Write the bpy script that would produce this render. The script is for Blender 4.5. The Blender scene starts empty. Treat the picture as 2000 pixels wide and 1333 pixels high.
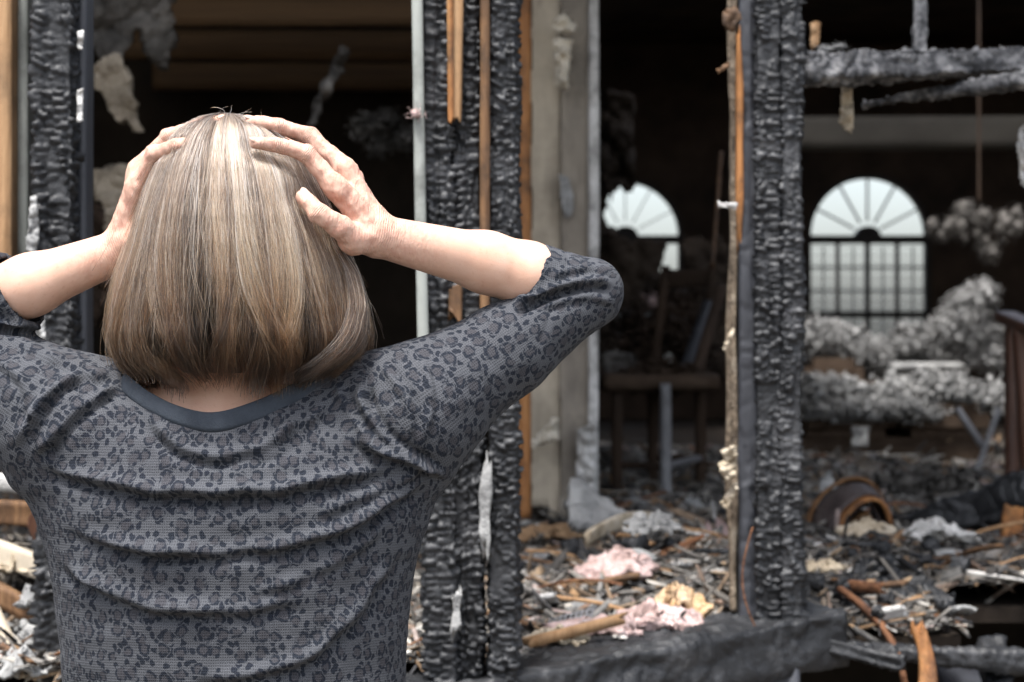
import bpy, bmesh, math, random
import numpy as np
from mathutils import Vector, Matrix

random.seed(7); RNG = np.random.default_rng(7)
scene = bpy.context.scene
COL = scene.collection

# ------------------------------------------------------------------ camera
H = 1.41
LENS = 70.0
KPX = 36.0 / LENS / 2000.0           # metres per photo pixel at one metre
cam_d = bpy.data.cameras.new('camera'); cam = bpy.data.objects.new('camera', cam_d); COL.objects.link(cam)
cam.location = (0, 0, H); cam.rotation_euler = (math.pi / 2, 0, 0)
cam_d.lens = LENS; cam_d.sensor_width = 36; cam_d.clip_start = 0.05; cam_d.clip_end = 3000
cam_d.dof.use_dof = True; cam_d.dof.focus_distance = 1.98; cam_d.dof.aperture_fstop = 8.0
scene.camera = cam
# ------------------------------------------------------------------ world
SUN_EL, SUN_AZ = 70.0, 205.0          # azimuth clockwise from +Y: behind the camera, a little to the left
world = bpy.data.worlds.new('World'); scene.world = world; world.use_nodes = True
nt = world.node_tree; nt.nodes.clear()
sky = nt.nodes.new('ShaderNodeTexSky'); sky.sky_type = 'NISHITA'; sky.sun_disc = False
sky.sun_elevation = math.radians(SUN_EL); sky.sun_rotation = math.radians(SUN_AZ)
sky.air_density = 1.0; sky.dust_density = 4.0; sky.ozone_density = 1.0
hs = nt.nodes.new('ShaderNodeHueSaturation'); hs.inputs['Saturation'].default_value = 0.52
bg = nt.nodes.new('ShaderNodeBackground'); bg.inputs['Strength'].default_value = 0.10
wo = nt.nodes.new('ShaderNodeOutputWorld')
nt.links.new(sky.outputs[0], hs.inputs['Color']); nt.links.new(hs.outputs[0], bg.inputs[0]); nt.links.new(bg.outputs[0], wo.inputs[0])
# ------------------------------------------------------------------ sun (overcast)
sun_d = bpy.data.lights.new('sun', 'SUN'); sun = bpy.data.objects.new('sun', sun_d); COL.objects.link(sun)
sun_d.energy = 1.5; sun_d.angle = math.radians(12); sun_d.color = (1.0, 0.985, 0.965)
az, el = math.radians(SUN_AZ), math.radians(SUN_EL)
sdir = Vector((math.sin(az) * math.cos(el), math.cos(az) * math.cos(el), math.sin(el)))
sun.rotation_euler = sdir.to_track_quat('Z', 'Y').to_euler(); sun.location = (0, -2, 8)
# ------------------------------------------------------------------ exposure
scene.view_settings.view_transform = 'Standard'; scene.view_settings.look = 'None'
scene.view_settings.gamma = 1.0; scene.view_settings.exposure = 2.05
scene.cycles.use_denoising = True
scene.cycles.max_bounces = 8; scene.cycles.transparent_max_bounces = 8
scene.cycles.sample_clamp_indirect = 6.0

# ================================================================== helpers
def P(px, py, d):
    """a point seen at photo pixel (px, py) standing d metres in front of the lens"""
    return np.array([(px - 1000.0) * KPX * d, d, H - (py - 666.5) * KPX * d])

def to_px(v):
    return np.stack([1000 + v[:, 0] / (KPX * v[:, 1]), 666.5 + (H - v[:, 2]) / (KPX * v[:, 1])], 1)

def tag(o, label=None, cat=None, group=None, kind=None):
    if label: o['label'] = label
    if cat: o['category'] = cat
    if group: o['group'] = group
    if kind: o['kind'] = kind
    return o

def mesh_obj(name, V, F, mat, parent=None, smooth=False, loc=None):
    me = bpy.data.meshes.new(name)
    me.from_pydata([tuple(map(float, v)) for v in V], [], [tuple(map(int, f)) for f in F])
    me.update()
    o = bpy.data.objects.new(name, me); COL.objects.link(o)
    if mat: me.materials.append(mat)
    if smooth: me.polygons.foreach_set('use_smooth', np.ones(len(me.polygons), bool))
    if parent: o.parent = parent
    return o

def fast_mesh(name, V, Q, mat, parent=None, smooth=True):
    """numpy quads (or tris) to a mesh object"""
    V = np.asarray(V, np.float32); Q = np.asarray(Q, np.int32)
    me = bpy.data.meshes.new(name); n = Q.shape[1]
    me.vertices.add(len(V)); me.vertices.foreach_set('co', V.ravel())
    me.loops.add(Q.size); me.loops.foreach_set('vertex_index', Q.ravel())
    me.polygons.add(len(Q)); me.polygons.foreach_set('loop_start', np.arange(len(Q), dtype=np.int32) * n)
    if smooth: me.polygons.foreach_set('use_smooth', np.ones(len(Q), bool))
    me.update(calc_edges=True); me.validate()
    if mat: me.materials.append(mat)
    o = bpy.data.objects.new(name, me); COL.objects.link(o)
    if parent: o.parent = parent
    return o

def empty(name, loc=(0, 0, 0)):
    e = bpy.data.objects.new(name, None); COL.objects.link(e); e.location = tuple(map(float, loc)); e.empty_display_size = 0.1
    return e

def adopt(parent, *objs):
    """parent meshes built in world space to an empty that stands elsewhere"""
    for o in objs:
        o.parent = parent; o.matrix_parent_inverse = Matrix.Translation(parent.location).inverted()

# value noise (numpy)
_T = np.random.default_rng(3).random((64, 64, 64)).astype(np.float32)
def vnoise(p):
    p = np.asarray(p, np.float32); i = np.floor(p).astype(int); f = p - i; f = f * f * (3 - 2 * f); i &= 63; j = (i + 1) & 63
    x0, y0, z0 = i.T; x1, y1, z1 = j.T; fx, fy, fz = f.T
    c = lambda a, b, t: a + (b - a) * t
    return c(c(c(_T[x0, y0, z0], _T[x1, y0, z0], fx), c(_T[x0, y1, z0], _T[x1, y1, z0], fx), fy),
             c(c(_T[x0, y0, z1], _T[x1, y0, z1], fx), c(_T[x0, y1, z1], _T[x1, y1, z1], fx), fy), fz) * 2 - 1
def fbm(p, o=3):
    p = np.asarray(p, np.float32); s = 0; a = 1.0
    for k in range(o): s = s + a * vnoise(p * 2 ** k + 17.3 * k); a *= .5
    return s

# ================================================================== materials
def M_new(name):
    m = bpy.data.materials.new(name); m.use_nodes = True; n = m.node_tree.nodes; l = m.node_tree.links
    return m, n, l, n['Principled BSDF']

def proc(name, stops, scale=6.0, detail=6.0, rough=0.8, bump=0.3, bscale=None, stretch=(1, 1, 1), spec=0.3, dist=0.02, wobble=0.0, coat=0.0, stain=0.0, sscale=7.0):
    m, n, l, b = M_new(name)
    tc = n.new('ShaderNodeTexCoord'); mp = n.new('ShaderNodeMapping'); mp.inputs['Scale'].default_value = stretch
    l.new(tc.outputs['Object'], mp.inputs[0])
    nz = n.new('ShaderNodeTexNoise'); nz.inputs['Scale'].default_value = scale; nz.inputs['Detail'].default_value = detail
    nz.inputs['Roughness'].default_value = 0.62; nz.inputs['Distortion'].default_value = wobble
    l.new(mp.outputs[0], nz.inputs['Vector'])
    cr = n.new('ShaderNodeValToRGB'); e = cr.color_ramp.elements
    while len(e) < len(stops): e.new(0.5)
    for el_, (p_, c_) in zip(e, stops): el_.position = p_; el_.color = (*c_, 1)
    l.new(nz.outputs[0], cr.inputs[0]); colo = cr.outputs[0]
    if stain:                                   # scorched patches with a shape of their own
        n9 = n.new('ShaderNodeTexNoise'); n9.inputs['Scale'].default_value = sscale; n9.inputs['Detail'].default_value = 6; n9.inputs['Roughness'].default_value = .7
        l.new(tc.outputs['Object'], n9.inputs['Vector'])
        r9 = n.new('ShaderNodeMapRange'); r9.inputs[1].default_value = .47; r9.inputs[2].default_value = .66; r9.inputs[4].default_value = stain; l.new(n9.outputs[0], r9.inputs[0])
        m9 = n.new('ShaderNodeMix'); m9.data_type = 'RGBA'; m9.inputs[7].default_value = (.018, .015, .013, 1); l.new(r9.outputs[0], m9.inputs[0]); l.new(colo, m9.inputs[6]); colo = m9.outputs[2]
    l.new(colo, b.inputs['Base Color'])
    b.inputs['Roughness'].default_value = rough; b.inputs['Specular IOR Level'].default_value = spec
    b.inputs['Coat Weight'].default_value = coat
    if bump:
        n2 = n.new('ShaderNodeTexNoise'); n2.inputs['Scale'].default_value = bscale or scale * 4; n2.inputs['Detail'].default_value = 5
        l.new(mp.outputs[0], n2.inputs['Vector'])
        bp = n.new('ShaderNodeBump'); bp.inputs['Strength'].default_value = bump; bp.inputs['Distance'].default_value = dist
        l.new(n2.outputs[0], bp.inputs['Height']); l.new(bp.outputs[0], b.inputs['Normal'])
    return m

MAT = {}
MAT['char'] = proc('char', [(0.3, (0.006, 0.0065, 0.008)), (0.52, (0.013, 0.014, 0.016)), (0.64, (0.04, 0.041, 0.044)), (0.76, (0.15, 0.15, 0.15))], scale=14, rough=0.55, bump=0.5, bscale=160, spec=0.5, dist=0.003)
MAT['char_flat'] = proc('char_flat', [(0.3, (0.02, 0.021, 0.026)), (0.7, (0.05, 0.053, 0.062))], scale=14, rough=0.5, bump=0.4, bscale=90, stretch=(1, 1, .12), spec=0.5, dist=0.003)
MAT['soot'] = proc('soot', [(0.35, (0.014, 0.011, 0.009)), (0.7, (0.042, 0.032, 0.024))], scale=3, rough=0.9, bump=0.3, spec=0.1)
MAT['soot_brown'] = proc('soot_brown', [(0.35, (0.022, 0.015, 0.011)), (0.7, (0.068, 0.044, 0.03))], scale=3, rough=0.85, bump=0.3, spec=0.2)
MAT['joist'] = proc('joist', [(0.3, (0.05, 0.028, 0.014)), (0.7, (0.13, 0.075, 0.035))], scale=5, stretch=(.25, 4, 4), rough=0.75, bump=0.3)
MAT['wood_tan'] = proc('wood_tan', [(0.3, (0.23, 0.125, 0.055)), (0.55, (0.36, 0.215, 0.11)), (0.75, (0.45, 0.29, 0.16))], scale=9, stretch=(6, 6, .35), rough=0.7, bump=0.25, wobble=.6, stain=.55, sscale=5)
MAT['wood_orange'] = proc('wood_orange', [(0.3, (0.16, 0.06, 0.02)), (0.55, (0.36, 0.16, 0.055)), (0.75, (0.46, 0.25, 0.1))], scale=9, stretch=(6, 6, .5), rough=0.6, bump=0.3, wobble=.6, stain=.8, sscale=8)
MAT['wood_brown'] = proc('wood_brown', [(0.3, (0.06, 0.03, 0.015)), (0.55, (0.16, 0.085, 0.04)), (0.75, (0.24, 0.14, 0.07))], scale=9, stretch=(6, 6, .5), rough=0.65, bump=0.3, wobble=.6, stain=.8, sscale=8)
MAT['wood_red'] = proc('wood_red', [(0.3, (0.035, 0.014, 0.009)), (0.7, (0.13, 0.055, 0.03))], scale=8, stretch=(4, 4, .4), rough=0.45, bump=0.2, spec=.5)
MAT['drywall'] = proc('drywall', [(0.3, (0.19, 0.165, 0.13)), (0.45, (0.42, 0.36, 0.28)), (0.72, (0.62, 0.54, 0.42))], scale=7, stretch=(1, 1, .35), rough=0.9, bump=0.2, wobble=.4, stain=.35, sscale=3)
MAT['drywall_grey'] = proc('drywall_grey', [(0.3, (0.16, 0.14, 0.12)), (0.55, (0.28, 0.245, 0.20)), (0.8, (0.40, 0.35, 0.29))], scale=8, stretch=(1, 1, .5), rough=0.9, bump=0.2, wobble=.3, stain=.5, sscale=4)
MAT['plaster_white'] = proc('plaster_white', [(0.28, (0.16, 0.155, 0.15)), (0.45, (0.50, 0.49, 0.47)), (0.7, (0.74, 0.73, 0.71))], scale=11, rough=0.85, bump=0.3, stain=.6, sscale=9)
MAT['plaster_grey'] = proc('plaster_grey', [(0.3, (0.12, 0.12, 0.12)), (0.5, (0.27, 0.27, 0.265)), (0.75, (0.42, 0.42, 0.41))], scale=12, rough=0.9, bump=0.4)
MAT['paper_cream'] = proc('paper_cream', [(0.3, (0.12, 0.095, 0.065)), (0.48, (0.42, 0.35, 0.255)), (0.75, (0.62, 0.56, 0.47))], scale=16, rough=0.85, bump=0.2)
MAT['metal_strip'] = proc('metal_strip', [(0.3, (0.16, 0.17, 0.155)), (0.6, (0.30, 0.315, 0.29)), (0.8, (0.42, 0.43, 0.40))], scale=6, stretch=(1, 1, .3), rough=0.6, bump=0.15, stain=.6, sscale=6)
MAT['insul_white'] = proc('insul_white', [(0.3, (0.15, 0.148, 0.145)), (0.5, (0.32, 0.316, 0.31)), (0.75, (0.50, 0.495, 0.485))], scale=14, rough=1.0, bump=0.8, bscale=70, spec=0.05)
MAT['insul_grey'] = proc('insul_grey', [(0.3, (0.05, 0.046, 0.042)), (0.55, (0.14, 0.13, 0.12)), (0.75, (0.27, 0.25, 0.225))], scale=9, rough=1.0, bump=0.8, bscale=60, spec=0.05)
MAT['insul_beige'] = proc('insul_beige', [(0.35, (0.14, 0.115, 0.085)), (0.55, (0.34, 0.29, 0.225)), (0.75, (0.46, 0.41, 0.33))], scale=7, rough=1.0, bump=0.8, bscale=60, spec=0.05)
MAT['insul_pink'] = proc('insul_pink', [(0.3, (0.12, 0.08, 0.07)), (0.45, (0.40, 0.29, 0.265)), (0.55, (0.56, 0.42, 0.40)), (0.75, (0.66, 0.57, 0.545))], scale=20, rough=1.0, bump=0.8, bscale=80, spec=0.05)
MAT['insul_scorched'] = proc('insul_scorched', [(0.3, (0.28, 0.14, 0.06)), (0.5, (0.50, 0.33, 0.18)), (0.72, (0.64, 0.52, 0.40))], scale=12, rough=1.0, bump=0.8, bscale=80, spec=0.05)
MAT['cardboard'] = proc('cardboard', [(0.3, (0.20, 0.12, 0.065)), (0.6, (0.36, 0.25, 0.15)), (0.8, (0.46, 0.34, 0.22))], scale=10, rough=0.9, bump=0.3)
MAT['steel'] = proc('steel', [(0.3, (0.10, 0.10, 0.105)), (0.6, (0.22, 0.22, 0.23)), (0.8, (0.36, 0.36, 0.37))], scale=12, rough=0.45, bump=0.2, spec=.6)
MAT['rust'] = proc('rust', [(0.3, (0.05, 0.022, 0.012)), (0.6, (0.17, 0.075, 0.035)), (0.8, (0.28, 0.14, 0.075))], scale=25, rough=0.85, bump=0.4)
MAT['fabric_brown'] = proc('fabric_brown', [(0.3, (0.035, 0.023, 0.016)), (0.6, (0.085, 0.06, 0.043)), (0.8, (0.14, 0.105, 0.08))], scale=6, rough=0.95, bump=0.4, spec=.1)
MAT['basket'] = proc('basket', [(0.3, (0.06, 0.028, 0.012)), (0.6, (0.20, 0.10, 0.04)), (0.8, (0.33, 0.18, 0.08))], scale=14, stretch=(1, 1, 6), rough=0.6, bump=0.4)
MAT['basket_dark'] = proc('basket_dark', [(0.3, (0.03, 0.022, 0.022)), (0.7, (0.10, 0.08, 0.075))], scale=14, rough=0.6, bump=0.4)
MAT['frame_dark'] = proc('frame_dark', [(0.3, (0.010, 0.008, 0.007)), (0.7, (0.03, 0.024, 0.02))], scale=8, rough=0.6, bump=0.2)
MAT['muntin'] = proc('muntin', [(0.3, (0.36, 0.37, 0.38)), (0.7, (0.50, 0.51, 0.52))], scale=8, rough=0.6, bump=0.1)
MAT['slat'] = proc('slat', [(0.3, (0.38, 0.40, 0.39)), (0.7, (0.55, 0.57, 0.56))], scale=5, rough=0.6, bump=0.1)
MAT['soffit'] = proc('soffit', [(0.3, (0.05, 0.044, 0.035)), (0.7, (0.085, 0.075, 0.06))], scale=2, rough=0.85, bump=0.2)
MAT['ground'] = proc('ground', [(0.3, (0.05, 0.045, 0.04)), (0.55, (0.12, 0.105, 0.085)), (0.75, (0.2, 0.18, 0.15))], scale=3, rough=0.95, bump=0.5)
MAT['rubble_base'] = proc('rubble_base', [(0.34, (0.014, 0.014, 0.015)), (0.46, (0.06, 0.055, 0.05)), (0.56, (0.19, 0.165, 0.135)), (0.70, (0.36, 0.33, 0.29))], scale=16, detail=9, rough=0.9, bump=0.9, bscale=50, dist=.03)
MAT['trousers'] = proc('trousers', [(0.3, (0.02, 0.024, 0.035)), (0.7, (0.04, 0.046, 0.062))], scale=30, rough=0.9, bump=0.2)
MAT['shoe'] = proc('shoe', [(0.3, (0.02, 0.018, 0.016)), (0.7, (0.04, 0.036, 0.032))], scale=20, rough=0.6, bump=0.1)
MAT['collar'] = proc('collar', [(0.3, (0.030, 0.036, 0.046)), (0.7, (0.042, 0.050, 0.062))], scale=60, rough=0.9, bump=0.35, bscale=500, spec=.15, dist=.002)

MAT['paper_light'] = proc('paper_light', [(0.3, (0.55, 0.48, 0.38)), (0.55, (0.72, 0.66, 0.55)), (0.75, (0.80, 0.75, 0.66))], scale=8, rough=0.85, bump=0.2)
MAT['scorched_edge'] = proc('scorched_edge', [(0.32, (0.04, 0.03, 0.022)), (0.5, (0.20, 0.155, 0.11)), (0.72, (0.42, 0.36, 0.28))], scale=16, rough=0.85, bump=0.4, stain=.5, sscale=9)
MAT['char_ash'] = proc('char_ash', [(0.3, (0.014, 0.015, 0.017)), (0.46, (0.045, 0.046, 0.05)), (0.58, (0.15, 0.15, 0.155)), (0.72, (0.34, 0.335, 0.33))], scale=30, rough=0.65, bump=0.5, bscale=160, spec=0.4, dist=0.003)
MAT['nail'] = proc('nail', [(0.3, (0.56, 0.35, 0.27)), (0.7, (0.62, 0.41, 0.33))], scale=80, rough=0.38, bump=0, spec=.5)

def glass_mat():
    m, n, l, b = M_new('pane_glass')
    b.inputs['Base Color'].default_value = (0.93, 0.96, 0.97, 1); b.inputs['Roughness'].default_value = 0.05
    b.inputs['Transmission Weight'].default_value = 1.0; b.inputs['IOR'].default_value = 1.01
    return m
MAT['glass'] = glass_mat()

def frag_mat():
    m, n, l, b = M_new('fragments')
    a = n.new('ShaderNodeAttribute'); a.attribute_name = 'tint'
    tc = n.new('ShaderNodeTexCoord'); nz = n.new('ShaderNodeTexNoise'); nz.inputs['Scale'].default_value = 45; nz.inputs['Detail'].default_value = 5
    l.new(tc.outputs['Object'], nz.inputs['Vector'])
    mr = n.new('ShaderNodeMapRange'); mr.inputs[1].default_value = .3; mr.inputs[2].default_value = .7; mr.inputs[3].default_value = .45; mr.inputs[4].default_value = 1.15
    l.new(nz.outputs[0], mr.inputs[0])
    mx = n.new('ShaderNodeMix'); mx.data_type = 'RGBA'; mx.blend_type = 'MULTIPLY'; mx.inputs[0].default_value = 1
    l.new(a.outputs['Color'], mx.inputs[6]); l.new(mr.outputs[0], mx.inputs[7]); l.new(mx.outputs[2], b.inputs['Base Color'])
    b.inputs['Roughness'].default_value = .8; b.inputs['Specular IOR Level'].default_value = .25
    bp = n.new('ShaderNodeBump'); bp.inputs['Strength'].default_value = .4; bp.inputs['Distance'].default_value = .01
    l.new(nz.outputs[0], bp.inputs['Height']); l.new(bp.outputs[0], b.inputs['Normal'])
    return m
MAT['frag'] = frag_mat()

def skin_mat():
    m, n, l, b = M_new('skin')
    tc = n.new('ShaderNodeTexCoord')
    nz = n.new('ShaderNodeTexNoise'); nz.inputs['Scale'].default_value = 45; nz.inputs['Detail'].default_value = 5
    l.new(tc.outputs['Object'], nz.inputs['Vector'])
    cr = n.new('ShaderNodeValToRGB'); e = cr.color_ramp.elements
    e[0].position = .32; e[0].color = (0.57, 0.345, 0.25, 1); e[1].position = .68; e[1].color = (0.63, 0.41, 0.31, 1)
    l.new(nz.outputs[0], cr.inputs[0])
    # ruddier, spotted hands
    at = n.new('ShaderNodeAttribute'); at.attribute_name = 'hand'
    n3 = n.new('ShaderNodeTexNoise'); n3.inputs['Scale'].default_value = 120; n3.inputs['Detail'].default_value = 4; l.new(tc.outputs['Object'], n3.inputs['Vector'])
    c2 = n.new('ShaderNodeValToRGB'); e = c2.color_ramp.elements
    e[0].position = .30; e[0].color = (0.48, 0.255, 0.19, 1); e[1].position = .60; e[1].color = (0.59, 0.37, 0.285, 1)
    l.new(n3.outputs[0], c2.inputs[0])
    mx = n.new('ShaderNodeMix'); mx.data_type = 'RGBA'
    l.new(at.outputs['Fac'], mx.inputs[0]); l.new(cr.outputs[0], mx.inputs[6]); l.new(c2.outputs[0], mx.inputs[7])
    n7 = n.new('ShaderNodeTexNoise'); n7.inputs['Scale'].default_value = 210; n7.inputs['Detail'].default_value = 1; l.new(tc.outputs['Object'], n7.inputs['Vector'])
    r7 = n.new('ShaderNodeMapRange'); r7.inputs[1].default_value = .62; r7.inputs[2].default_value = .74; r7.inputs[4].default_value = .16; l.new(n7.outputs[0], r7.inputs[0])
    m7 = n.new('ShaderNodeMix'); m7.data_type = 'RGBA'; m7.inputs[7].default_value = (.34, .16, .10, 1); l.new(r7.outputs[0], m7.inputs[0]); l.new(mx.outputs[2], m7.inputs[6]); l.new(m7.outputs[2], b.inputs['Base Color'])
    b.inputs['Roughness'].default_value = .52; b.inputs['Specular IOR Level'].default_value = .35
    b.inputs['Subsurface Weight'].default_value = .12; b.inputs['Subsurface Radius'].default_value = (1, .35, .2); b.inputs['Subsurface Scale'].default_value = .004
    vo = n.new('ShaderNodeTexVoronoi'); vo.feature = 'DISTANCE_TO_EDGE'; vo.inputs['Scale'].default_value = 420
    l.new(tc.outputs['Object'], vo.inputs['Vector'])
    # creases across the back of the hand
    mp = n.new('ShaderNodeMapping'); mp.inputs['Rotation'].default_value = (0, math.radians(40), 0); mp.inputs['Scale'].default_value = (260, 120, 70)
    l.new(tc.outputs['Object'], mp.inputs[0])
    n4 = n.new('ShaderNodeTexNoise'); n4.inputs['Scale'].default_value = 1.0; n4.inputs['Detail'].default_value = 3; n4.inputs['Distortion'].default_value = .8
    l.new(mp.outputs[0], n4.inputs['Vector'])
    b1 = n.new('ShaderNodeBump'); b1.inputs['Strength'].default_value = .12; b1.inputs['Distance'].default_value = .001; l.new(vo.outputs[0], b1.inputs['Height'])
    mm = n.new('ShaderNodeMath'); mm.operation = 'MULTIPLY'; mm.inputs[1].default_value = .55; l.new(at.outputs['Fac'], mm.inputs[0])
    b2 = n.new('ShaderNodeBump'); b2.inputs['Distance'].default_value = .003; l.new(mm.outputs[0], b2.inputs['Strength']); l.new(n4.outputs[0], b2.inputs['Height']); l.new(b1.outputs[0], b2.inputs['Normal'])
    js = n.new('ShaderNodeAttribute'); js.attribute_name = 'joint_s'; jm = n.new('ShaderNodeAttribute'); jm.attribute_name = 'joint_m'
    n5 = n.new('ShaderNodeTexNoise'); n5.inputs['Scale'].default_value = 160; n5.inputs['Detail'].default_value = 2; l.new(tc.outputs['Object'], n5.inputs['Vector'])
    k1 = n.new('ShaderNodeMath'); k1.operation = 'MULTIPLY'; k1.inputs[1].default_value = 2 * math.pi / .0019; l.new(js.outputs['Fac'], k1.inputs[0])
    k2 = n.new('ShaderNodeMath'); k2.operation = 'MULTIPLY_ADD'; k2.inputs[1].default_value = 9; l.new(n5.outputs[0], k2.inputs[0]); l.new(k1.outputs[0], k2.inputs[2])
    k3 = n.new('ShaderNodeMath'); k3.operation = 'SINE'; l.new(k2.outputs[0], k3.inputs[0])
    k4 = n.new('ShaderNodeMath'); k4.operation = 'MULTIPLY'; k4.inputs[1].default_value = .5; l.new(jm.outputs['Fac'], k4.inputs[0])
    b3 = n.new('ShaderNodeBump'); b3.inputs['Distance'].default_value = .0011; l.new(k4.outputs[0], b3.inputs['Strength']); l.new(k3.outputs[0], b3.inputs['Height']); l.new(b2.outputs[0], b3.inputs['Normal'])
    l.new(b3.outputs[0], b.inputs['Normal'])
    return m
MAT['skin'] = skin_mat()

def shirt_mat():
    """grey waffle knit printed with leopard rosettes (uv in metres)"""
    m, n, l, b = M_new('leopard_knit')
    uv = n.new('ShaderNodeUVMap'); uv.uv_map = 'fabric'
    nzd = n.new('ShaderNodeTexNoise'); nzd.inputs['Scale'].default_value = 105; nzd.inputs['Detail'].default_value = 2
    l.new(uv.outputs[0], nzd.inputs['Vector'])
    va = n.new('ShaderNodeVectorMath'); va.operation = 'MULTIPLY_ADD'; va.inputs[1].default_value = (.009, .009, 0); l.new(nzd.outputs['Color'], va.inputs[0]); l.new(uv.outputs[0], va.inputs[2])
    vo = n.new('ShaderNodeTexVoronoi'); vo.voronoi_dimensions = '2D'; vo.inputs['Scale'].default_value = 52; vo.inputs['Randomness'].default_value = .66
    l.new(va.outputs[0], vo.inputs['Vector'])
    # per-cell size variation
    sx = n.new('ShaderNodeSeparateColor'); l.new(vo.outputs['Color'], sx.inputs[0])
    sz = n.new('ShaderNodeMapRange'); sz.inputs[3].default_value = .33; sz.inputs[4].default_value = .50; l.new(sx.outputs[0], sz.inputs[0])
    dv = n.new('ShaderNodeMath'); dv.operation = 'DIVIDE'; l.new(vo.outputs['Distance'], dv.inputs[0]); l.new(sz.outputs[0], dv.inputs[1])
    ring = n.new('ShaderNodeValToRGB'); e = ring.color_ramp.elements
    e[0].position = .42; e[0].color = (0, 0, 0, 1); e[1].position = .58; e[1].color = (1, 1, 1, 1)
    x = e.new(.86); x.color = (1, 1, 1, 1); x = e.new(.99); x.color = (0, 0, 0, 1)
    l.new(dv.outputs[0], ring.inputs[0])
    # breaks in the rings
    nb = n.new('ShaderNodeTexNoise'); nb.inputs['Scale'].default_value = 150; nb.inputs['Detail'].default_value = 1; l.new(uv.outputs[0], nb.inputs['Vector'])
    br = n.new('ShaderNodeMapRange'); br.inputs[1].default_value = .40; br.inputs[2].default_value = .50; l.new(nb.outputs[0], br.inputs[0])
    rg = n.new('ShaderNodeMath'); rg.operation = 'MULTIPLY'; l.new(ring.outputs[0], rg.inputs[0]); l.new(br.outputs[0], rg.inputs[1])
    # small solid spots between
    v2 = n.new('ShaderNodeTexVoronoi'); v2.voronoi_dimensions = '2D'; v2.inputs['Scale'].default_value = 92; v2.inputs['Randomness'].default_value = .9; l.new(va.outputs[0], v2.inputs['Vector'])
    s2 = n.new('ShaderNodeMapRange'); s2.inputs[1].default_value = .33; s2.inputs[2].default_value = .26; l.new(v2.outputs['Distance'], s2.inputs[0])
    out = n.new('ShaderNodeMapRange'); out.inputs[1].default_value = 1.0; out.inputs[2].default_value = 1.1; l.new(dv.outputs[0], out.inputs[0])
    sp = n.new('ShaderNodeMath'); sp.operation = 'MULTIPLY'; l.new(s2.outputs[0], sp.inputs[0]); l.new(out.outputs[0], sp.inputs[1])
    dk = n.new('ShaderNodeMath'); dk.operation = 'MAXIMUM'; l.new(rg.outputs[0], dk.inputs[0]); l.new(sp.outputs[0], dk.inputs[1])
    inn = n.new('ShaderNodeMapRange'); inn.inputs[1].default_value = .75; inn.inputs[2].default_value = .55; l.new(dv.outputs[0], inn.inputs[0])
    c1 = n.new('ShaderNodeMix'); c1.data_type = 'RGBA'; c1.inputs[6].default_value = (.066, .069, .077, 1); c1.inputs[7].default_value = (.046, .046, .052, 1); l.new(inn.outputs[0], c1.inputs[0])
    c2 = n.new('ShaderNodeMix'); c2.data_type = 'RGBA'; c2.inputs[7].default_value = (.016, .019, .026, 1); l.new(dk.outputs[0], c2.inputs[0]); l.new(c1.outputs[2], c2.inputs[6])
    # waffle knit
    sxy = n.new('ShaderNodeSeparateXYZ'); l.new(uv.outputs[0], sxy.inputs[0])
    def sine(o, per):
        a_ = n.new('ShaderNodeMath'); a_.operation = 'MULTIPLY'; a_.inputs[1].default_value = 2 * math.pi / per; l.new(o, a_.inputs[0])
        s_ = n.new('ShaderNodeMath'); s_.operation = 'SINE'; l.new(a_.outputs[0], s_.inputs[0]); return s_
    su, sv = sine(sxy.outputs[0], .0023), sine(sxy.outputs[1], .0027)
    mxk = n.new('ShaderNodeMath'); mxk.operation = 'MAXIMUM'; l.new(su.outputs[0], mxk.inputs[0]); l.new(sv.outputs[0], mxk.inputs[1])
    kn = n.new('ShaderNodeMapRange'); kn.inputs[1].default_value = -.8; kn.inputs[2].default_value = 1; kn.inputs[3].default_value = .70; kn.inputs[4].default_value = 1.10; l.new(mxk.outputs[0], kn.inputs[0])
    nl = n.new('ShaderNodeTexNoise'); nl.inputs['Scale'].default_value = 900; nl.inputs['Detail'].default_value = 2; l.new(uv.outputs[0], nl.inputs['Vector'])
    nm = n.new('ShaderNodeMapRange'); nm.inputs[1].default_value = .3; nm.inputs[2].default_value = .7; nm.inputs[3].default_value = .72; nm.inputs[4].default_value = 1.28; l.new(nl.outputs[0], nm.inputs[0])
    km = n.new('ShaderNodeMath'); km.operation = 'MULTIPLY'; l.new(kn.outputs[0], km.inputs[0]); l.new(nm.outputs[0], km.inputs[1])
    c3 = n.new('ShaderNodeMix'); c3.data_type = 'RGBA'; c3.blend_type = 'MULTIPLY'; c3.inputs[0].default_value = 1; l.new(c2.outputs[2], c3.inputs[6]); l.new(km.outputs[0], c3.inputs[7])
    l.new(c3.outputs[2], b.inputs['Base Color'])
    b.inputs['Roughness'].default_value = .95; b.inputs['Specular IOR Level'].default_value = .1
    b.inputs['Sheen Weight'].default_value = .03; b.inputs['Sheen Roughness'].default_value = .5
    bp = n.new('ShaderNodeBump'); bp.inputs['Strength'].default_value = .3; bp.inputs['Distance'].default_value = .001; l.new(mxk.outputs[0], bp.inputs['Height']); l.new(bp.outputs[0], b.inputs['Normal'])
    return m
MAT['shirt'] = shirt_mat()

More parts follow.
